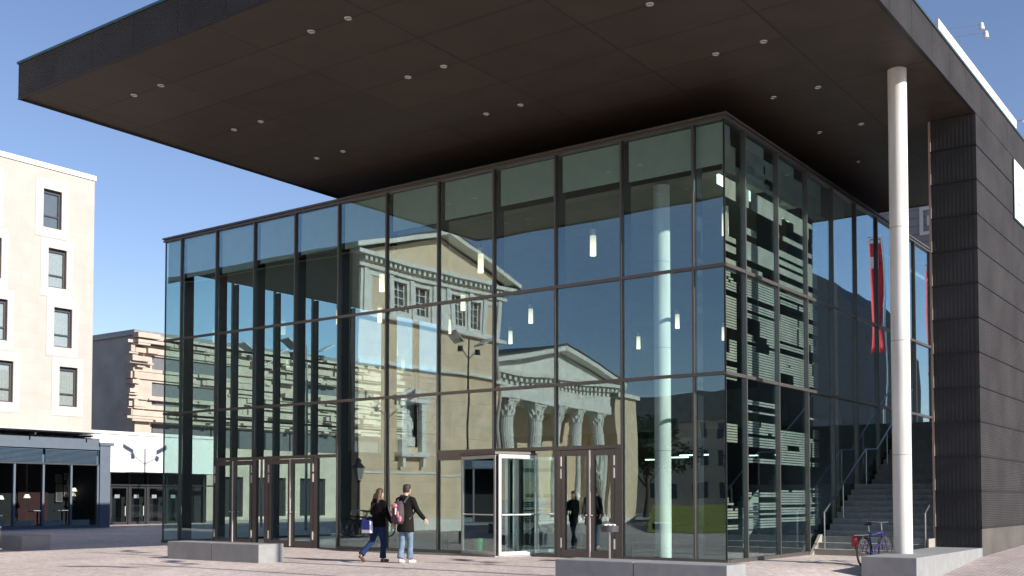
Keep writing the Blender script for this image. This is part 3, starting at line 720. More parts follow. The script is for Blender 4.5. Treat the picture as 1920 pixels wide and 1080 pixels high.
# ground floor cafe under the hotel
caf = empty('cafe', (-39, 3, 0), 'blue grey glazed cafe ground floor with slatted blinds under the sandstone block', 'shop front')
GX = -38.8
MB().box(-41.5, GX, -10, 9.75, 3.92, 4.50).build('cornice', 'bluegrey', caf)
MB().box(GX-.3, GX+.05, 9.76, 10.35, .0, 4.15).build('pier', 'bluegrey', caf); MB().box(GX-.4, GX+.12, 9.7, 10.5, 4.152, 4.30).build('pier_cap', 'bluegrey', caf)
MB().box(-41.5, GX+.04, -10, 9.75, -.05, .14).build('plinth', 'bluegrey', caf)
MB().box(-60, -41.6, -10, 10.3, 0, 4.5).build('back_wall', 'dark', caf); MB().box(-41.55, GX-.3, 9.9, 10.2, 0, 4.1).build('side_wall', 'dark', caf)
MB().box(-41.56, -41.5, 7.0, 8.6, .1, 3.2).build('inner_wall', 'maroon', caf)
MB().box(-41.5, GX-.05, -10, 9.7, 3.6, 3.9).build('inner_ceiling', 'dark', caf)
ys_ = [9.67-1.468*k for k in range(13)]
for k, y in enumerate(ys_): MB().box(GX-.10, GX+.03, y-.05, y+.05, .14, 3.2).build('mullion', 'bluegrey', caf)
for k in range(12):
    a, c_ = ys_[k+1]+.05, ys_[k]-.05
    MB().box(GX-.06, GX-.045, a, c_, .16, 3.2).build('pane', 'shopglass', caf)
    MB().box(GX-.075, GX-.061, a, c_-.35, .16, .42).build('sill_panel', 'curtain', caf)
    if k % 2 == 0:
        bl = MB()
        for j in range(12): z = 3.22+.058*j; bl.prism([(GX-.02, ys_[k+2]+.06, z), (GX+.045, ys_[k+2]+.06, z-.035), (GX+.045, ys_[k]-.06, z-.035), (GX-.02, ys_[k]-.06, z)], (0, 0, .012))
        bl.build('slat_blind', 'slat', caf)
MB().box(GX-.02, GX+.06, -10, 9.72, 3.13, 3.20).build('blind_rail', 'winframe', caf)
MB().box(GX-.12, GX-.05, -10, 9.72, 3.2, 3.92).build('blind_box', 'slat', caf)
aw = empty('glass_awning', (-39.2, 3, 4.6), 'thin pale flat awning above the blue grey cafe front', 'awning')
MB().prism([(-40.0, -10, 4.62), (-38.2, -10, 4.74), (-38.2, 9.35, 4.74), (-40.0, 9.35, 4.62)], (0, 0, .05)).build('sheet', 'alu', aw)
for y in (-6, -2, 2, 6, 9): MB().box(-39.9, -38.3, y-.04, y+.04, 4.52, 4.62).build('bracket', 'winframe', aw)
def table_lamp(x, y, z, label):
    t = empty('table_lamp', (x, y, z-.45), label, 'table lamp', 'lamps in the cafe window')
    MB().lathe(x, y, [(z-.45, .09), (z-.43, .09), (z-.40, .025), (z, .02)], 12).build('stem', 'black', t, smooth=40)
    MB().lathe(x, y, [(z-.02, .17), (z+.16, .09)], 16).build('lamp_shade', 'tableon', t, smooth=40)
table_lamp(-39.6, 5.05, 1.45, 'table lamp with white shade nearest the left picture edge in the cafe window')
table_lamp(-40.6, 6.95, 1.52, 'table lamp with white shade in the second cafe window bay from the left')
table_lamp(-40.8, 9.62, 1.86, 'table lamp in the right cafe window bay, left of the framed pictures')
table_lamp(-41.2, 10.7-.9, 1.62, 'table lamp in the right cafe window bay below the framed pictures')
def table(x, y, label):
    t = empty('cafe_table', (x, y, .1), label, 'table', 'tables in the cafe')
    MB().cyl(x, y, .82, .86, .42, 20).build('tabletop', 'picture', t, smooth=40); MB().cyl(x, y, .14, .82, .04, 10).build('leg', 'black', t); MB().cyl(x, y, .14, .17, .25, 16).build('foot', 'black', t)
    MB().prism([(x-.3, y-.2, .87), (x+.1, y-.25, .87), (x+.25, y+.2, .87), (x-.2, y+.25, .87)], (0, 0, .02)).build('cloth', 'whitecloth', t)
table(-39.9, 7.1, 'cafe table with a white cloth in the second window bay'); table(-39.8, 8.35, 'cafe table with a white cloth in the maroon window bay')
for i, (y, z, wv, h, lab) in enumerate(((9.15, 2.5, .34, .42, 'upper left framed picture on the dark cafe wall'), (9.62, 2.62, .28, .34, 'upper right framed picture on the dark cafe wall'), (9.2, 1.75, .36, .9, 'tall framed picture on the dark cafe wall above the lamp'), (9.64, 1.85, .34, .62, 'lower right framed picture on the dark cafe wall'))):
    p_ = MB(); X = -41.49
    p_.box(X, X+.03, y-wv/2, y-wv/2+.03, z-h/2, z+h/2); p_.box(X, X+.03, y+wv/2-.03, y+wv/2, z-h/2, z+h/2); p_.box(X, X+.03, y-wv/2+.03, y+wv/2-.03, z+h/2-.03, z+h/2); p_.box(X, X+.03, y-wv/2+.03, y+wv/2-.03, z-h/2, z-h/2+.03)
    o = p_.build('framed_picture', 'reveal'); tag(o, lab, 'picture', 'pictures in the cafe')
    q = MB().box(X, X+.012, y-wv/2+.03, y+wv/2-.03, z-h/2+.03, z+h/2-.03).build('print', 'picture'); q.parent = o

# white entrance block between hotel and relief building
en = empty('entrance_block', (-44, 15, 0), 'low white wall with dark glass doors beneath, beside the cafe pier', 'building')
MB().box(-47.5, -43.0, 10.4, 21.0, 2.95, 5.05).build('wall', 'white', en); MB().box(-47.6, -42.93, 10.35, 21.05, 5.05, 5.22).build('roof_edge', 'white', en)
MB().box(-47.5, -44.6, 10.4, 21.0, 0, 2.95).build('inner_wall', 'dark', en)
MB().box(-43.9, -43.5, 10.4, 21, 2.2, 2.28).build('transom', 'frame_d', en)
for y in (10.75, 12.35, 13.55, 14.8, 16.0, 17.3, 18.6, 20.0): MB().box(-43.78, -43.55, y-.06, y+.06, 0, 2.95).build('mullion', 'frame_d', en)
for a, b_ in ((10.81, 12.29), (12.41, 13.49), (13.61, 14.74), (14.86, 15.94), (16.06, 17.24), (17.36, 18.54)):
    MB().box(-43.66, -43.65, a, b_, 2.3, 2.94).build('pane', 'shopglass', en)
    if a > 12:
        d = MB(); d.box(-43.70, -43.6, a+.01, a+.11, .03, 2.18); d.box(-43.70, -43.6, b_-.11, b_-.01, .03, 2.18); d.box(-43.69, -43.61, a+.11, b_-.11, .03, .16); d.box(-43.69, -43.61, a+.11, b_-.11, 2.06, 2.18)
        dd = d.build('door', 'frame_d', en); MB().box(-43.66, -43.65, a+.11, b_-.11, .16, 2.06).build('pane', 'shopglass', dd)
        MB().box(-43.645, -43.64, a+.3, a+.62, 1.5, 1.7).build('notice', 'paper', dd)
        MB().tube([(-43.55, b_-.2, .5), (-43.55, b_-.2, 1.05)], .02, 8).build('handle', 'alu', dd, smooth=40)
MB().box(-43.0, -42.2, 14.0, 17.3, 2.93, 2.95).build('door_hood', 'frame_d', en)

# ------------------------------------------------------------------ concrete relief building behind
rel = empty('relief_building', (-55, 40, 0), 'concrete theatre with jagged horizontal relief blocks, lit by the sun behind the white entrance', 'building')
QX, QY0, QY1, QT = -50.0, 19.4, 66.0, 12.35
MB().box(-75, QX-.35, QY0+.25, QY1, 5.0, QT-.35).build('side_wall', 'relief_side', rel)
MB().box(-75, QX-.05, QY0+.1, QY1+.2, QT-.35, QT).build('roof_edge', 'zinc', rel)
wins = [(20.9, 27.5, 9.85, 10.75), (20.9, 26.0, 8.15, 9.05), (20.9, 25.6, 7.55, 7.9), (34, 41, 9.4, 10.1)]
wall_holes(MB(), 'x', QX-.1, .24, QY0+.25, QY1, 5.0, QT-.35, wins + [(20.9, 64, 5.0, 6.35)]).build('wall', 'relief', rel)
wall_holes(MB(), 'x', QX-.2, .3, QY0+.3, QY1, 0, 4.98, [(y, y+2.6, .2, 3.0) for y in range(22, 64, 4)]).build('base', 'relief', rel); MB().box(-75, QX-.52, QY0+.35, QY1-.1, 0, 4.97).build('inner_wall', 'dark', rel)
for wv in wins: MB().box(QX-.30, QX-.26, wv[0], wv[1], wv[2], wv[3]).build('window', 'curtain_g', rel)
MB().box(QX-.30, QX-.26, 20.9, 64, 5.0, 6.35).build('window', 'picture', rel)
for k in range(18): MB().box(QX-.26, QX-.2, 21+2.4*k-.06, 21+2.4*k+.06, 5.0, 6.35).build('window_bar', 'frame_d', rel)
rnd = random.Random(21)
z = 6.42; relief = MB()
while z < QT-.5:
    h = rnd.choice((.14, .18, .24, .34, .46)); y = QY0 + rnd.uniform(-.5, .2)
    while y < QY1:
        L = rnd.choice((.4, .6, .9, 1.5, 2.4, 3.6))*rnd.uniform(.8, 1.2); d = rnd.choice((.06, .14, .25, .38, .6, .18, .45)); y2 = min(QY1, y+L)
        for wv in wins:                                          # keep blocks clear of the windows
            if wv[2]-.05 < z+h*.5 < wv[3]+.05 and y < wv[1] and y2 > wv[0]: d = 0
        if d: relief.box(QX-.10, QX-.10+d, y+.012, y2-.012, z+.012, z+h-rnd.choice((.012, .03, .09, .13)))
        y = y2
    if rnd.random() < .62:                                       # blocks turning the corner
        d = rnd.uniform(.12, .5); relief.box(QX-.9*rnd.uniform(.4, 1), QX+rnd.uniform(.02, .3), QY0+.25-d, QY0+.24, z+.015, z+h-.02)
    z += h
relief.build('relief_blocks', 'relief', rel)

# grey slab of a house far behind the stairs
fb = empty('grey_house', (-12, 48, 0), 'grey clad house seen under the far edge of the canopy', 'building')
MB().box(-30, -6.3, 45, 55, 0, 24).build('wall', 'siding', fb); MB().box(-30.2, -6.2, 44.85, 55.1, 24, 24.4).build('roof_edge', 'zinc', fb)
f = MB(); y = 44.9
f.box(-8.05, -7.85, y, 45, 17.4, 19.1); f.box(-7.05, -6.85, y, 45, 17.4, 19.1); f.box(-7.85, -7.05, y, 45, 18.9, 19.1); f.box(-7.85, -7.05, y, 45, 17.4, 17.6)
f.box(-7.62, -7.28, y+.02, 45, 17.95, 18.55)
f.build('window_frame', 'whitep', fb)

# ------------------------------------------------------------------ the theatre across the square (seen mirrored)
th = empty('theatre', (-38, -16.4, 0), 'tall ochre gabled theatre house with a statue niche, mirrored in the hall glass', 'theatre')
CY_ = -16.4; TX = -22.0; ya, yb = -21.4, -11.0; ZE, ZA = 12.05, 13.75
win = [-13.65, -15.15, -17.7, -19.15]; ny = -14.2
hl = [(y-.45, y+.45, 9.75, 11.15) for y in win] + [(ny-.5, ny+.5, 3.75, 5.7)]
wall_holes(MB(), 'x', TX, .4, ya, yb, 0, ZE, hl).build('wall', 'ochre', th)
MB().box(-56, TX-.45, ya, yb-.2, 0, ZE).build('side_wall', 'roof', th)  # dark slate colour stands in for the shade on this side
MB().prism([(TX, ya, ZE), (TX, yb, ZE), (TX, CY_, ZA-.1)], (-33, 0, 0)).build('gable', 'ochre2', th)
r1 = MB(); r1.prism([(TX+.6, yb+.75, ZE-.05), (TX+.6, CY_, ZA+.14), (TX+.6, CY_, ZA+.30), (TX+.6, yb+.75, ZE+.16)], (-34, 0, 0)); r1.prism([(TX+.6, ya-.75, ZE-.05), (TX+.6, CY_, ZA+.14), (TX+.6, CY_, ZA+.30), (TX+.6, ya-.75, ZE+.16)], (-34, 0, 0)); r1.build('roof', 'roof', th)
cn = MB()
for yy in (yb+.72, ya-.72): cn.prism([(TX+.02, yy, ZE-.02), (TX+.02, CY_, ZA-.04), (TX+.02, CY_, ZA+.15), (TX+.02, yy, ZE+.18)], (.62, 0, 0))
cn.box(TX+.005, TX+.5, ya-.5, yb+.5, ZE-.2, ZE-.03); cn.box(TX+.004, TX+.22, ya-.22, yb+.22, ZE-.68, ZE-.54)
cn.build('cornice', 'limestone', th)
dn = MB(); y = ya
while y < yb: dn.box(TX+.005, TX+.36, y, y+.15, ZE-.42, ZE-.205); y += .32
dn.build('dentils', 'limestone', th)
wall_holes(MB(), 'x', TX+.06, .055, ya+.02, yb-.02, 9.45, 11.36, hl[:4] + [(-12.75, -11.75, 9.6, 11.1), (-21.0, -20.2, 9.6, 11.1)]).build('upper_zone', 'limestone', th)
pl = MB()
for y in (-11.3, -12.95, -14.4, -15.9, -16.95, -18.45, -19.9, -21.1): pl.box(TX+.062, TX+.15, y-.13, y+.13, 9.45, 11.34)
pl.build('pilasters', 'limestone', th)
bc = MB(); bc.box(TX+.005, TX+.30, ya-.2, yb+.2, 9.28, 9.44); bc.box(TX+.005, TX+.24, ya-.2, yb+.2, 7.28, 7.44); bc.box(TX+.005, TX+.05, ya-.02, yb+.02, 2.55, 2.63); bc.box(TX+.005, TX+.10, ya-.02, yb+.02, 0, .55)
bc.build('belt_course', 'limestone', th)
for y in win:
    f = MB(); f.box(TX-.2, TX-.12, y-.45, y-.38, 9.76, 11.14); f.box(TX-.2, TX-.12, y+.38, y+.45, 9.76, 11.14); f.box(TX-.2, TX-.12, y-.03, y+.03, 9.76, 11.14)
    for zz in (10.1, 10.45, 10.8): f.box(TX-.198, TX-.122, y-.38, y+.38, zz, zz+.04)
    fo = f.build('window', 'limestone', th); MB().box(TX-.26, TX-.22, y-.45, y+.45, 9.75, 11.15).build('pane', 'picture', fo)
pw_ = MB(); pw_.tube([(TX+.09, ya+.25, .3), (TX+.09, ya+.25, 9.2)], .06, 8); pw_.build('downpipe', 'whitep', th)
# statue niche
nc = MB()
nc.box(TX+.01, TX+.28, ny-.86, ny-.52, 3.5, 5.75); nc.box(TX+.01, TX+.28, ny+.52, ny+.86, 3.5, 5.75); nc.box(TX+.01, TX+.36, ny-1.0, ny+1.0, 5.75, 5.98)
nc.prism([(TX+.01, ny-1.1, 5.98), (TX+.01, ny+1.1, 5.98), (TX+.01, ny, 6.4)], (.4, 0, 0)); nc.box(TX+.01, TX+.42, ny-1.0, ny+1.0, 3.3, 3.5); nc.box(TX+.02, TX+.3, ny-.8, ny-.62, 2.85, 3.29); nc.box(TX+.02, TX+.3, ny+.62, ny+.8, 2.85, 3.29)
nc.build('niche_frame', 'limestone', th)
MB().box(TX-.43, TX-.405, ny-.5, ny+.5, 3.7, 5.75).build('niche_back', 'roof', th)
sm = empty('statue', (TX-.1, ny, 3.5), 'grey stone figure standing in the mirrored niche of the ochre theatre', 'statue')
MB().box(TX-.36, TX+.06, ny-.26, ny+.26, 3.77, 4.2).build('pedestal', 'limestone', sm, bevel=.02)
g = MB(); X = TX-.14; z0 = .12; g.ell([(X, ny, 4.2, .19, .21), (X, ny, 4.55, .15, .16), (X, ny, 4.82, .12, .15), (X, ny, 5.05, .14, .21), (X, ny, 5.16, .07, .09), (X, ny, 5.22, .06, .06)], 14); g.ball((X, ny, 5.33), (.09, .08, .115)); g.tube([(X, ny+.19, 5.05), (X+.05, ny+.25, 4.85), (X+.13, ny+.1, 4.72)], .05); g.tube([(X, ny-.19, 5.05), (X+.03, ny-.25, 4.8), (X+.07, ny-.2, 4.55)], .05)
g.build('figure', 'limestone', sm, remesh=.03, smoothit=3)
# portico of the playhouse beside it
po = empty('portico', (-28, -29, 0), 'grey classical temple portico with fluted columns, mirrored beside the ochre theatre', 'portico')
PX = -24.6; py0, py1 = -35.7, -22.6; PC = -29.5
cols = [-23.3, -25.5, -27.75, -30.1, -32.4, -34.75]
MB().box(-36, PX-3.0, -38.1, -25.0, 0, 7.9).build('wall', 'ochre2', po)
MB().box(-27.5, PX+.6, -38.0, py1+.1, 0, .32).build('stylobate', 'limestone', po); MB().box(-27.5, PX+.95, -38.0, py1+.3, 0, .16).build('step', 'limestone', po)
rnd = random.Random(9)
for y in cols:
    c_ = MB(); prof = [(.62, .385), (1.2, .38), (3.5, .365), (5.95, .325)]
    c_.loft([[(PX + r_*(1-.07*(k % 2))*math.cos(2*math.pi*k/40), y + r_*(1-.07*(k % 2))*math.sin(2*math.pi*k/40), z) for k in range(40)] for z, r_ in prof])
    co = c_.build('column', 'limestone', po)
    bs = MB(); bs.box(PX-.56, PX+.56, y-.56, y+.56, .32, .45); bs.lathe(PX, y, [(.45, .48), (.52, .49), (.55, .42), (.60, .44), (.63, .39)], 24); bs.build('base', 'limestone', co)
    cp = MB(); cp.lathe(PX, y, [(5.93, .34), (5.97, .37), (6.0, .33), (6.4, .35), (6.72, .43), (6.74, .34)], 24)
    cp.prism([(PX-.48, y-.48, 6.74), (PX, y-.39, 6.74), (PX+.48, y-.48, 6.74), (PX+.39, y, 6.74), (PX+.48, y+.48, 6.74), (PX, y+.39, 6.74), (PX-.48, y+.48, 6.74), (PX-.39, y, 6.74)], (0, 0, .12))
    for row, (zz, rr, n_) in enumerate(((6.03, .335, 8), (6.25, .355, 8))):
        for k in range(n_):
            an = 2*math.pi*(k+.5*row)/n_; ca, sa = math.cos(an), math.sin(an)
            cp.tube([(PX+rr*ca, y+rr*sa, zz), (PX+(rr+.05)*ca, y+(rr+.05)*sa, zz+.16), (PX+(rr+.10)*ca, y+(rr+.10)*sa, zz+.22), (PX+(rr+.12)*ca, y+(rr+.12)*sa, zz+.17)], [.055, .06, .04, .015], 6)
    for k in range(4):
        an = math.pi/4+k*math.pi/2; ca, sa = math.cos(an), math.sin(an)
        cp.tube([(PX+.36*ca, y+.36*sa, 6.4), (PX+.47*ca, y+.47*sa, 6.62), (PX+.57*ca, y+.57*sa, 6.70), (PX+.59*ca, y+.59*sa, 6.61)], [.04, .05, .06, .03], 6)
    cp.build('capital', 'limestone', co)
en_ = MB(); en_.box(-27.5, PX+.52, py0, py1, 6.86, 7.35); en_.box(-27.5, PX+.46, py0+.05, py1-.05, 7.35, 8.1); en_.box(-27.5, PX+1.0, py0-.45, py1+.45, 8.3, 8.5); en_.build('entablature', 'limestone', po)
dn = MB(); y = py0
while y < py1+.1: dn.box(PX+.40, PX+.85, y, y+.2, 8.05, 8.295); y += .44
dn.build('dentils', 'limestone', po)
PA = 10.15
MB().prism([(PX+.42, py0, 8.5), (PX+.42, py1, 8.5), (PX+.42, PC, PA-.1)], (-11, 0, 0)).build('pediment', 'limestone', po)
rk = MB()
for yy in (py0-.5, py1+.5): rk.prism([(PX+.43, yy, 8.5), (PX+.43, PC, PA-.1), (PX+.43, PC, PA+.17), (PX+.43, yy, 8.75)], (.6, 0, 0))
rk.build('raking_cornice', 'limestone', po)
pr_ = MB()
for yy in (py0-.55, py1+.55): pr_.prism([(PX+1.06, yy, 8.76), (PX+1.06, PC, PA+.18), (PX+1.06, PC, PA+.28), (PX+1.06, yy, 8.85)], (-14, 0, 0))
pr_.build('roof', 'roof', po)
MB().box(-36, -24.2, -38.4, -36.3, 0, 7.9).build('flank_wall', 'ochre2', po); MB().box(-36.2, -23.95, -38.65, -36.2, 7.9, 8.15).build('side_cornice', 'limestone', po)
for y in (-27.0, -29.5, -32.0):
    f = MB(); X = PX-2.99; f.box(X, X+.06, y-.6, y-.45, 1, 4.6); f.box(X, X+.06, y+.45, y+.6, 1, 4.6); f.box(X, X+.06, y-.45, y+.45, 4.4, 4.6); f.box(X, X+.05, y-.04, y+.04, 1, 4.4)
    for zz in (1.8, 2.7, 3.6): f.box(X, X+.048, y-.45, y+.45, zz, zz+.06)
    fo = f.build('window', 'limestone', po); MB().box(X+.002, X+.02, y-.45, y+.45, 1, 4.4).build('pane', 'picture', fo)

# lanterns and lamp masts
def lantern(x, y, label):
    t = empty('street_lantern', (x, y, ground_z(x, y)), label, 'street lamp'); z = ground_z(x, y)
    MB().lathe(x, y, [(z, .16), (z+.5, .13), (z+.6, .07), (z+2.1, .05), (z+2.15, .10), (z+2.2, .05)], 14).build('post', 'frame_d', t, smooth=40)
    g = MB(); g.loft([[(x+r_*math.cos(k*math.pi/3), y+r_*math.sin(k*math.pi/3), z+zz) for k in range(6)] for zz, r_ in ((2.22, .13), (2.7, .24))]); g.build('lamp_glass', 'lens', t)
    MB().lathe(x, y, [(z+2.7, .28), (z+2.9, .10), (z+3.0, .12), (z+3.1, .02)], 6).build('lamp_roof', 'frame_d', t)
lantern(-20.4, -9.35, 'old black street lantern mirrored left of the walking woman')
def mast(x, y, h, label, twin=True, r=.07, m='steel'):
    z = ground_z(x, y); t = empty('lamp_mast', (x, y, z), label, 'lamp mast')
    MB().tube([(x, y, z), (x, y, z+h*.5), (x, y, z+h)], [r, r*.9, r*.7], 12).build('pole', m, t, smooth=60)
    for s_ in ((-1, 1) if twin else (1,)):
        MB().tube([(x, y, z+h-.9), (x+.1*s_, y+.6*s_, z+h-.55), (x+.15*s_, y+1.0*s_, z+h-.4)], .03, 8).build('arm', 'steel', t, smooth=60)
        MB().prism([(x-.3, y+.75*s_, z+h-.28), (x+.3, y+.75*s_, z+h-.22), (x+.35, y+1.45*s_, z+h+.15), (x-.25, y+1.45*s_, z+h+.09)], (0, 0, .05)).build('reflector', 'alu', t)
        MB().cyl(x+.1*s_, y+.8*s_, z+h-.62, z+h-.4, .13, 12).build('lamp_head', 'frame_d', t)
mast(-27.0, 12.75, 8.6, 'twin armed lamp mast behind the left corner of the glass hall')
mast(-33.0, 15.3, 9.2, 'twin armed lamp mast behind the hall, nearest the white wall that takes its shadow')
mast(-17.5, -12.9, 8.1, 'twin armed lamp mast on the square, mirrored in the middle of the hall front', True, .05, 'frame_d')
mast(8.2, -8.05, 9.6, 'lamp mast off to the right whose shadow crosses the paving by the left bench', True, .09)
mast(9.8, -5.6, 13.0, 'tall lamp mast off to the right whose shadow passes behind the left bench', False, .10)
mast(12.0, -3.6, 9.0, 'lamp mast off to the right near the dark side wall', False, .09)

# ------------------------------------------------------------------ bicycles
def bicycle(label, paint, rz, loc, group=None, bag=True):
    t = empty('bicycle', (0, 0, 0), label, 'bicycle', group); R0 = .335; wb = .53
    for y in (-wb, wb):
        wo = MB().ring((0, y, R0), (1, 0, 0), R0-.022, .022, 36, 8).build('wheel', 'tyre', t, smooth=60)
        rm = MB().ring((0, y, R0), (1, 0, 0), R0-.05, .012, 36, 6)
        for k in range(16): a = 2*math.pi*k/16; rm.tube([(.018*(-1)**k, y, R0), (0, y+(R0-.05)*math.cos(a), R0+(R0-.05)*math.sin(a))], .002, 4)
        rm.build('rim', 'chrome', wo, smooth=60)
        MB().tube([(-.05, y, R0), (.05, y, R0)], .025, 10).build('hub', 'chrome', wo, smooth=40)
    f = MB(); bb = (0, -.10, .28); st_ = (0, -.27, .78); hd = (0, .36, .80); hl_ = (0, .40, .62)
    f.tube([bb, st_], .017); f.tube([bb, hl_], .02); f.tube([(0, -.25, .70), (0, .37, .76)], .018); f.tube([hl_, hd], .02)
    for s_ in (-1, 1):
        f.tube([(.02*s_, -.10, .28), (.055*s_, -wb, R0)], .010); f.tube([(.02*s_, -.26, .72), (.055*s_, -wb, R0)], .009); f.tube([(.045*s_, .42, .60), (.05*s_, wb, R0)], .012)
    f.tube([(-.045, .42, .61), (.045, .42, .61)], .014)
    f.build('frame', paint, t, smooth=60)
    MB().tube([(0, -.265, .76), (0, -.30, .92)], .014).build('seat_post', 'chrome', t)
    sd_ = MB(); sd_.ell([(0, -.33, .92, .05, .09), (0, -.33, .935, .085, .14), (0, -.31, .965, .075, .14), (0, -.30, .975, .04, .10)], 14); sd_.tube([(0, -.26, .955), (0, -.12, .955)], [.045, .02], 10); sd_.build('saddle', 'black', t, smooth=60)
    hb = MB(); hb.tube([hd, (0, .34, .98)], .014); hb.tube([(-.29, .22, 1.0), (-.18, .32, 1.0), (0, .36, .99), (.18, .32, 1.0), (.29, .22, 1.0)], .012); hb.build('handlebar', 'chrome', t, smooth=60)
    for s_ in (-1, 1): MB().tube([(.20*s_, .305, 1.0), (.31*s_, .20, 1.0)], .019, 8).build('grip', 'black', t, smooth=60)
    ck = MB(); ck.ring((.04, -.10, .28), (1, 0, 0), .085, .006, 20, 5); ck.tube([(.05, -.10, .28), (.06, -.02, .13)], .008); ck.tube([(-.05, -.10, .28), (-.06, -.18, .43)], .008); ck.box(.06, .15, -.06, .02, .115, .135); ck.box(-.15, -.06, -.22, -.14, .425, .445); ck.build('crank', 'chrome', t)
    fe = MB()
    for y in (-wb, wb):
        for s_ in (-.028, .012):
            n = 14; fe.prism([(s_, y+(R0+.02)*math.cos(a), R0+(R0+.02)*math.sin(a)) for a in [R(10)+R(160)*k/n for k in range(n+1)]] + [(s_, y+(R0+.03)*math.cos(a), R0+(R0+.03)*math.sin(a)) for a in [R(10)+R(160)*k/n for k in range(n, -1, -1)]], (.018, 0, 0))
    fe.build('mudguard', 'black', t)
    ra = MB(); ra.box(-.06, .06, -.85, -.38, .715, .73)
    for s_ in (-1, 1): ra.tube([(.06*s_, -.70, .72), (.055*s_, -wb, R0)], .006, 6)
    ra.build('luggage_rack', 'chrome', t)
    if bag: MB().box(-.19, -.07, -.76, -.50, .46, .70).build('pannier', 'bikered', t, bevel=.03)
    t.rotation_euler = (0, 0, rz); t.location = loc
    return t
bk = bicycle('blue bicycle with a red pannier parked before the outdoor stairs', 'bikeblue', R(-8), (2.62, 2.1, ground_z(2.62, 2.1)))
cp_ = bicycle('black bicycle parked on the square, first of the mirrored row', 'frame_d', R(70), (-19.5, -8.5, 0), 'bicycles parked on the square', False)
for k, (x, y, a, lab) in enumerate(((-20.2, -9.2, 64, 'black bicycle parked on the square, second of the mirrored row'), (-20.9, -9.9, 75, 'black bicycle parked on the square, third of the mirrored row'), (-17.6, -7.2, 66, 'black bicycle parked on the square, nearest the hall of the mirrored row'), (-18.6, -7.8, 80, 'black bicycle leaning in the mirrored row beside the nearest one'))):
    o = copy_tree(cp_); o.location = (x, y, 0); o.rotation_euler = (0, 0, R(a)); o['label'] = lab

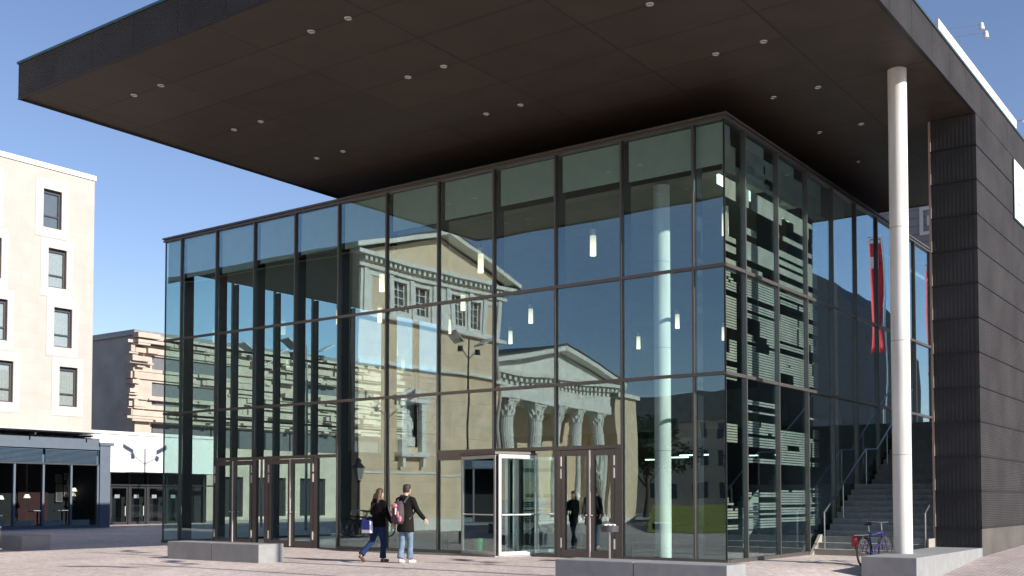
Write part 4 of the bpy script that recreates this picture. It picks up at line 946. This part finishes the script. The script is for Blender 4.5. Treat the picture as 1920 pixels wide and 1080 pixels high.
# ------------------------------------------------------------------ people
def hand(mb, wr, d, up_, s_):
    """palm, four curled fingers and a thumb growing from wrist wr along d"""
    d = Vector(d).normalized(); up_ = Vector(up_); up_ = (up_-d*up_.dot(d)).normalized(); sd_ = d.cross(up_); w_ = Vector(wr)
    mb.tube([w_, w_+d*.03, w_+d*.085], [.026, .034, .032], 10)
    for k, (o_, l) in enumerate(((-.027, .060), (-.009, .070), (.009, .066), (.027, .052))):
        b0 = w_+d*.075+up_*o_; mb.tube([b0, b0+d*l*.55+sd_*.006*s_, b0+d*l*.85+sd_*.022*s_, b0+d*l*.95+sd_*.04*s_], [.0105, .0095, .0085, .007], 8)
    b0 = w_+d*.028-up_*.026; mb.tube([b0, b0+d*.03-up_*.026+sd_*.008*s_, b0+d*.062-up_*.03+sd_*.018*s_], [.013, .011, .009], 8)
def person(label, loc, rz, sc, J, top, trousers, shoe, hair, hairstyle, hem, coatlike=False):
    p = empty('person', (0, 0, 0), label, 'person')
    b = MB()
    pel, che, nk = Vector(J['pelvis']), Vector(J['chest']), Vector(J['neck'])
    b.ell([(pel.x, pel.y, pel.z-.10, .12, .09), (pel.x, pel.y, pel.z, .16, .11), (pel.x, pel.y, pel.z+.18, .14, .095), (che.x, che.y, che.z-.08, .155, .11), (che.x, che.y, che.z+.06, .16, .10), (nk.x, nk.y, nk.z-.02, .07, .06)], 20)
    b.tube([nk-Vector((0, 0, .05)), nk+Vector((0, .015, .10))], [.062, .056], 12)
    hd = Vector(J['head'])
    b.ball(hd, (.075, .095, .115), 18, 12); b.ball(hd+Vector((0, .035, -.05)), (.055, .062, .065), 14, 9)
    b.tube([hd+Vector((0, .085, .02)), hd+Vector((0, .112, -.022)), hd+Vector((0, .09, -.03))], [.010, .016, .010], 8)
    for s_ in (-1, 1): b.ball(hd+Vector((.077*s_, -.005, -.01)), (.010, .020, .032), 8, 7)
    sl = MB(); tr = MB()
    for s_, sd_ in ((-1, 'l'), (1, 'r')):
        S, E_, W_ = (Vector(J[k+sd_]) for k in ('sho', 'elb', 'wri'))
        b.tube([S, (S+E_)/2, E_, (E_+W_)/2, W_], [.052, .047, .038, .036, .026], 12); hand(b, W_, (W_-E_), (0, .25, 1), -s_)
        cap = S + (Vector((nk.x, nk.y, S.z+.02))-S)*.35
        sl.tube([cap, S, (S+E_)/2, E_, (E_+W_)/2, W_-(W_-E_)*.04], [.085, .083, .070, .062, .055, .047], 14)
        Hp, K, A, T = (Vector(J[k+sd_]) for k in ('hip', 'kne', 'ank', 'toe'))
        b.tube([Hp, (Hp+K)/2, K, (K*.6+A*.4), A], [.085, .072, .052, .048, .034], 12); b.tube([A-Vector((0, .03, .02)), (A+T)/2-Vector((0, 0, .02)), T], [.036, .036, .026], 10)
        dn_ = (A-K)*.98
        tr.tube([Hp+Vector((0, 0, .04)), (Hp+K)/2, K, K+dn_*.5, K+dn_*.86, K+dn_], [.105, .092, .070, .067, .078, .082], 16)
        ft = (T-A); ft.z = 0; ft = ft.normalized() if ft.length > .01 else Vector((0, 1, 0))
        sh = MB(); sole = Vector((0, 0, -.045)); ax = (T-(A+sole-ft*.05))
        sh.tube([A+sole-ft*.055, A+sole+ft*.0, (A+sole+T)/2, T, T+ax*.08], [.036, .043, .041, .036, .018], 12); sh.build('shoe', shoe, p, remesh=.01, smoothit=2)
    b.build('body', 'skin', p, remesh=.0065, smoothit=2)
    tr.ell([(pel.x, pel.y, pel.z-.16, .15, .11), (pel.x, pel.y-.01, pel.z-.04, .175, .135), (pel.x, pel.y, pel.z+.10, .155, .115)], 20)
    tr.build('trousers', trousers, p, remesh=.014, smoothit=4)
    hz = hem; z2 = che.z
    sl.ell([(pel.x, pel.y, hz, .205, .165), (pel.x, pel.y-.005, hz+.03, .21, .17), (pel.x, pel.y, pel.z+.08, .19, .15), (pel.x*.5+che.x*.5, (pel.y+che.y)/2, (pel.z+z2)/2+.05, .175, .135), (che.x, che.y, z2-.02, .205, .155), (che.x, che.y, z2+.07, .205, .135), (nk.x, nk.y-.005, nk.z-.01, .095, .085), (nk.x, nk.y-.01, nk.z+.03, .078, .072)], 24); sl.ball((nk.x, nk.y-.085, nk.z-.02), (.11, .055, .07), 14, 8)
    if coatlike: sl.ell([(pel.x, pel.y, .45, .24, .20), (pel.x, pel.y, pel.z, .20, .16)], 20)
    sl.build('jacket', top, p, remesh=.016, smoothit=5)

    hr = MB()
    hr.ell([(hd.x, hd.y-.035, hd.z-.06, .078, .07), (hd.x, hd.y-.022, hd.z+.01, .088, .088), (hd.x, hd.y-.012, hd.z+.06, .088, .098), (hd.x, hd.y-.005, hd.z+.10, .07, .085), (hd.x, hd.y-.005, hd.z+.128, .03, .04)], 20)
    if hairstyle == 'long':
        hr.ell([(hd.x+.01, hd.y-.12, hd.z-.44, .05, .03), (hd.x+.005, hd.y-.125, hd.z-.36, .105, .05), (hd.x, hd.y-.10, hd.z-.22, .118, .065), (hd.x, hd.y-.06, hd.z-.08, .105, .075), (hd.x, hd.y-.03, hd.z+.02, .09, .085)], 20)
        for k in range(9): a = -.09+.0225*k; hr.tube([(hd.x+a*.8, hd.y-.10, hd.z), (hd.x+a*1.1, hd.y-.145, hd.z-.2), (hd.x+a, hd.y-.15, hd.z-.40-.04*math.sin(k*2))], [.022, .022, .010], 8)
    else:
        for k in range(16): a = 2*math.pi*k/16; hr.ball((hd.x+.055*math.cos(a), hd.y-.012+.06*math.sin(a), hd.z+.085), .034, 8, 6)
    hr.build('hair', hair, p, remesh=.010, smoothit=2)
    for s_ in (-1, 1): MB().ball(hd+Vector((.03*s_, .085, .012)), (.013, .010, .008), 8, 6).build('eye', 'eye', p)
    MB().ball(hd+Vector((0, .092, -.062)), (.024, .008, .007), 8, 6).build('mouth', 'lip', p)
    p.location = loc; p.rotation_euler = (0, 0, rz); p.scale = (sc, sc, sc)
    return p
def stand_pose(**kw):
    J = dict(pelvis=(0, 0, .95), chest=(0, 0, 1.36), neck=(0, .0, 1.49), head=(0, .025, 1.655),
             shol=(-.185, 0, 1.425), elbl=(-.235, -.04, 1.15), wril=(-.235, .06, .92), shor=(.185, 0, 1.425), elbr=(.235, -.04, 1.15), wrir=(.235, .06, .92),
             hipl=(-.09, 0, .90), knel=(-.095, .02, .50), ankl=(-.10, -.02, .085), toel=(-.11, .14, .03), hipr=(.09, 0, .90), kner=(.095, .02, .50), ankr=(.10, -.02, .085), toer=(.11, .14, .03))
    J.update(kw); return J
# man: both feet close together in mid step, right arm swung out
mj = stand_pose(elbr=(.28, .06, 1.18), wrir=(.36, .24, .98), elbl=(-.25, .02, 1.15), wril=(-.17, .17, .97),
                kner=(.085, .06, .50), ankr=(.07, .07, .085), toer=(.09, .25, .03), knel=(-.075, -.02, .50), ankl=(-.05, -.13, .10), toel=(-.05, .02, .03), head=(.01, .04, 1.655))
man = person('man in dark jacket and faded jeans with a pink backpack, right arm out', (-5.98, -4.02, 0), R(6), 1.0, mj, 'charcoal', 'jeans_l', 'shoe_w', 'hair_d', 'short', .70)
bp = empty('backpack', (-5.98, -4.02, 0), 'dark backpack with pink panels on the back of the man', 'backpack')
m_ = MB(); m_.ell([(-.04, -.24, .88, .11, .08), (-.04, -.255, .95, .16, .115), (-.04, -.26, 1.12, .165, .125), (-.04, -.24, 1.30, .145, .105), (-.04, -.215, 1.40, .09, .06)], 20)
bpo = m_.build('sack', 'packgrey', None, remesh=.014, smoothit=3); bpo.parent = bp
m_ = MB(); m_.ball((-.07, -.345, 1.29), (.085, .035, .06), 14, 8); m_.ball((-.13, -.335, 1.13), (.05, .05, .085), 12, 8); m_.ball((.08, -.345, 1.0), (.05, .035, .075), 12, 8); m_.ball((-.01, -.368, 1.20), (.04, .02, .05), 10, 7); m_.ball((.045, -.37, 1.10), (.03, .018, .08), 10, 7)
o = m_.build('pocket_panel', 'pink', None, smooth=60); o.parent = bp
m_ = MB(); m_.tube([(.0, -.385, 1.24), (.0, -.392, 1.10)], .014, 8); o = m_.build('zip_flap', 'whitecloth', None, smooth=60); o.parent = bp
for s_ in (-1, 1):
    o = MB().tube([(.10*s_-.03, -.17, 1.36), (.115*s_, -.03, 1.53), (.13*s_, .13, 1.38), (.17*s_, .12, 1.15), (.16*s_, -.10, .98)], .022, 8).build('strap', 'packgrey', None, smooth=60); o.parent = bp
bp.rotation_euler = (0, 0, R(6))
# woman: front leg straight, trailing foot lifted, hands low
wj = stand_pose(shol=(-.165, 0, 1.42), shor=(.165, 0, 1.42), elbl=(-.27, .05, 1.17), wril=(-.22, .20, 1.02), elbr=(.24, .06, 1.15), wrir=(.27, .20, .93),
                knel=(-.085, -.12, .50), ankl=(-.09, -.46, .19), toel=(-.09, -.36, .03), kner=(.06, .10, .51), ankr=(.03, .12, .085), toer=(.04, .28, .03), head=(.0, .04, 1.645))
wom = person('woman with long brown hair in black jacket and blue jeans, walking with one heel lifted', (-6.72, -4.12, 0), R(-6), .955, wj, 'blackcloth', 'jeans_d', 'shoe_b', 'hair_b', 'long', .84)
# her trailing leg shows paler, sunlit denim; bag hangs at her left hip
bgd = empty('shoulder_bag', (-6.72, -4.12, 0), 'blue shoulder bag with a white lower edge at the hip of the woman', 'bag')
m_ = MB(); m_.prism([(-.28, -.19, .70), (.08, -.23, .70), (.05, -.22, .99), (-.25, -.18, .99)], (-.01, -.09, 0)); o = m_.build('body', 'whitecloth', None, bevel=.02); o.parent = bgd
m_ = MB(); m_.prism([(-.295, -.283, .78), (.08, -.325, .78), (.05, -.315, 1.0), (-.265, -.275, 1.0)], (-.002, -.014, 0)); m_.prism([(-.27, -.18, 1.0), (.05, -.22, 1.0), (.05, -.32, 1.0), (-.27, -.28, 1.0)], (0, 0, .014)); o = m_.build('flap', 'bluecloth', None); o.parent = bgd
o = MB().tube([(-.25, -.22, .99), (-.14, -.20, 1.2), (.0, -.165, 1.38), (.10, -.02, 1.50), (.02, .15, 1.35), (-.22, .13, 1.12), (-.26, -.14, .98)], .012, 8).build('strap', 'black', None, smooth=60); o.parent = bgd
bgd.rotation_euler = (0, 0, R(-6)); bgd.scale = (.955,)*3
# two figures inside the hall behind the double door, one outside the left doors' reflection
person('person in a long dark coat behind the left leaf of the double door', (-6.2, 3.6, .02), R(150), .97, stand_pose(elbr=(.25, .1, 1.15), wrir=(.12, .22, 1.1)), 'coat', 'coat', 'shoe_b', 'hair_d', 'short', .80, True)
person('person in a dark jacket half hidden behind the right leaf of the double door', (-5.4, 4.3, .02), R(200), .96, stand_pose(), 'charcoal', 'frame_d', 'shoe_b', 'hair_b', 'long', .82)
person('person in dark clothes inside the hall, left of the walking woman', (-12.0, 1.6, .02), R(160), .95, stand_pose(), 'coat', 'frame_d', 'shoe_b', 'hair_d', 'short', .72)

# ------------------------------------------------------------------ flags and far things to the right
def flag(x, y, top, label, sway):
    t = empty('banner_flag', (x, y, ground_z(x, y)), label, 'flag', 'tall red flags behind the canopy')
    MB().tube([(x, y, 0), (x, y, top+.2)], [.09, .05], 10).build('pole', 'steel', t, smooth=40)
    MB().tube([(x, y, top), (x+.9, y, top+.06)], .03, 8).build('arm', 'steel', t)
    n = 20; v = []; f = []; W_ = .78
    for j in range(n+1):
        for i in range(7):
            s_, t_ = i/6, j/n
            v.append((x+.05+W_*s_*(1-.45*t_)+sway*t_*t_, y+.06*math.sin(3*s_+5*t_)*(.3+t_), top-.05-6.2*t_-.15*s_*t_))
    for j in range(n):
        for i in range(6): f.append((j*7+i, j*7+i+1, (j+1)*7+i+1, (j+1)*7+i))
    mb = MB(); mb.v = v; mb.f = f; o = mb.build('cloth', 'red', t, smooth=80)
    sm_ = o.modifiers.new('thick', 'SOLIDIFY'); sm_.thickness = .01
    MB().box(x+.30, x+.66, y-.22, y-.20, top-1.75, top-1.1).build('emblem', 'whitecloth', t); MB().box(x+.08, x+.82, y-.10, y-.085, top-.32, top-.14).build('stripe', 'whitecloth', t)
flag(8.0, 37.7, 15.9, 'red banner flag with white square, mirrored left of the outdoor column', +.1)
flag(6.2, 42.5, 15.0, 'red banner flag mirrored close to the dark side wall', .3)
gh = empty('dark_house', (24, 56, 0), 'dark house with sloping roof, mirrored in the right hand glass wall', 'building')
MB().prism([(13.1, 51, 0), (40, 51, 0), (40, 51, 19), (19, 51, 18.3), (16, 51, 16.6), (14.2, 51, 14.8), (13.1, 51, 12)], (0, 12, 0)).build('wall', 'greyb', gh)
for k in range(4): MB().box(15+5*k, 17.4+5*k, 50.93, 50.99, 4, 7).build('window', 'picture', gh)

# ------------------------------------------------------------------ trees and houses behind the lawn (mirrored)
def tree(x, y, h, cr, seed, label):
    rnd = random.Random(seed); z = 0
    t = empty('tree', (x, y, z), label, 'tree', 'trees behind the lawn')
    tk = MB(); tk.tube([(x, y, z-.1), (x+.1, y, z+h*.25), (x, y+.1, z+h*.5), (x+.1, y, z+h*.8)], [h*.032, h*.024, h*.016, h*.006], 10)
    ends = []
    for k in range(9):
        a = rnd.uniform(0, 6.3); z0 = h*rnd.uniform(.28, .6); e = (x+cr*.75*math.cos(a), y+cr*.75*math.sin(a), z0+h*rnd.uniform(.12, .35)); ends.append(e)
        tk.tube([(x, y, z0), ((x+e[0])/2, (y+e[1])/2, (z0+e[2])/2+.3), e], [h*.012, h*.008, h*.003], 7)
    tk.build('trunk', 'bark', t, smooth=60)
    cl = MB()
    cs = ends + [(x+cr*.5*rnd.uniform(-1, 1), y+cr*.5*rnd.uniform(-1, 1), h*rnd.uniform(.55, .92)) for _ in range(10)]
    for c_ in cs:
        R0 = cr*rnd.uniform(.28, .48)
        for _ in range(150):
            d = Vector((rnd.gauss(0, 1), rnd.gauss(0, 1), rnd.gauss(0, .8))).normalized()*R0*rnd.uniform(.4, 1.05)**.5
            p = Vector(c_)+d; u = Vector((rnd.uniform(-1, 1), rnd.uniform(-1, 1), rnd.uniform(-.6, .6))).normalized()*rnd.uniform(.16, .34); v_ = u.orthogonal().normalized()*rnd.uniform(.1, .2)
            cl.add([p-u, p+v_, p+u, p-v_], [(0, 1, 2, 3)])
    cl.build('crown', 'leaf', t)
for i, (x, y, h, cr, lab) in enumerate(((-31, -52, 12, 4.5, 'dark leafy tree mirrored just right of the theatre corner'), (-24, -63, 13, 5, 'tallest leafy tree mirrored behind the pale inside column'), (-17, -69, 12, 5, 'leafy tree mirrored between the inside column and the hall corner'), (-40, -60, 14, 5, 'leafy tree behind the theatre end, mirrored above the lawn'), (-8, -72, 11, 4.5, 'rounded leafy tree mirrored at the hall corner'), (4, -70, 12, 5, 'leafy tree farthest right behind the lawn'))):
    tree(x, y, h*.66, cr*.8, 40+i, lab)
for nm, x0, x1, y0, y1, h, m, lab in (('town_house', -60, -34, -96, -84, 10, 'ochre2', 'ochre town house with dark roof behind the mirrored trees'), ('town_house', -30, -2, -104, -92, 11, 'greyb', 'grey town house with dark roof behind the mirrored lawn'), ('town_house', 4, 30, -106, -94, 12, 'relief_side', 'pale town house farthest right behind the mirrored lawn')):
    t = empty(nm, ((x0+x1)/2, (y0+y1)/2, 0), lab, 'house', 'houses behind the lawn')
    MB().box(x0, x1, y0, y1, 0, h).build('wall', m, t)
    ym = (y0+y1)/2; MB().prism([(x0-.4, y0-.5, h), (x0-.4, y1+.5, h), (x0-.4, ym, h+3.8)], (x1-x0+.8, 0, 0)).build('roof', 'roof', t)
    k = x0+1.5
    while k < x1-2:
        for zf in (1.5, 5.0, 8.0):
            if zf+1.8 < h: MB().box(k, k+1.1, y1+.005, y1+.04, zf, zf+1.7).build('window', 'picture', t)
        k += 3.2
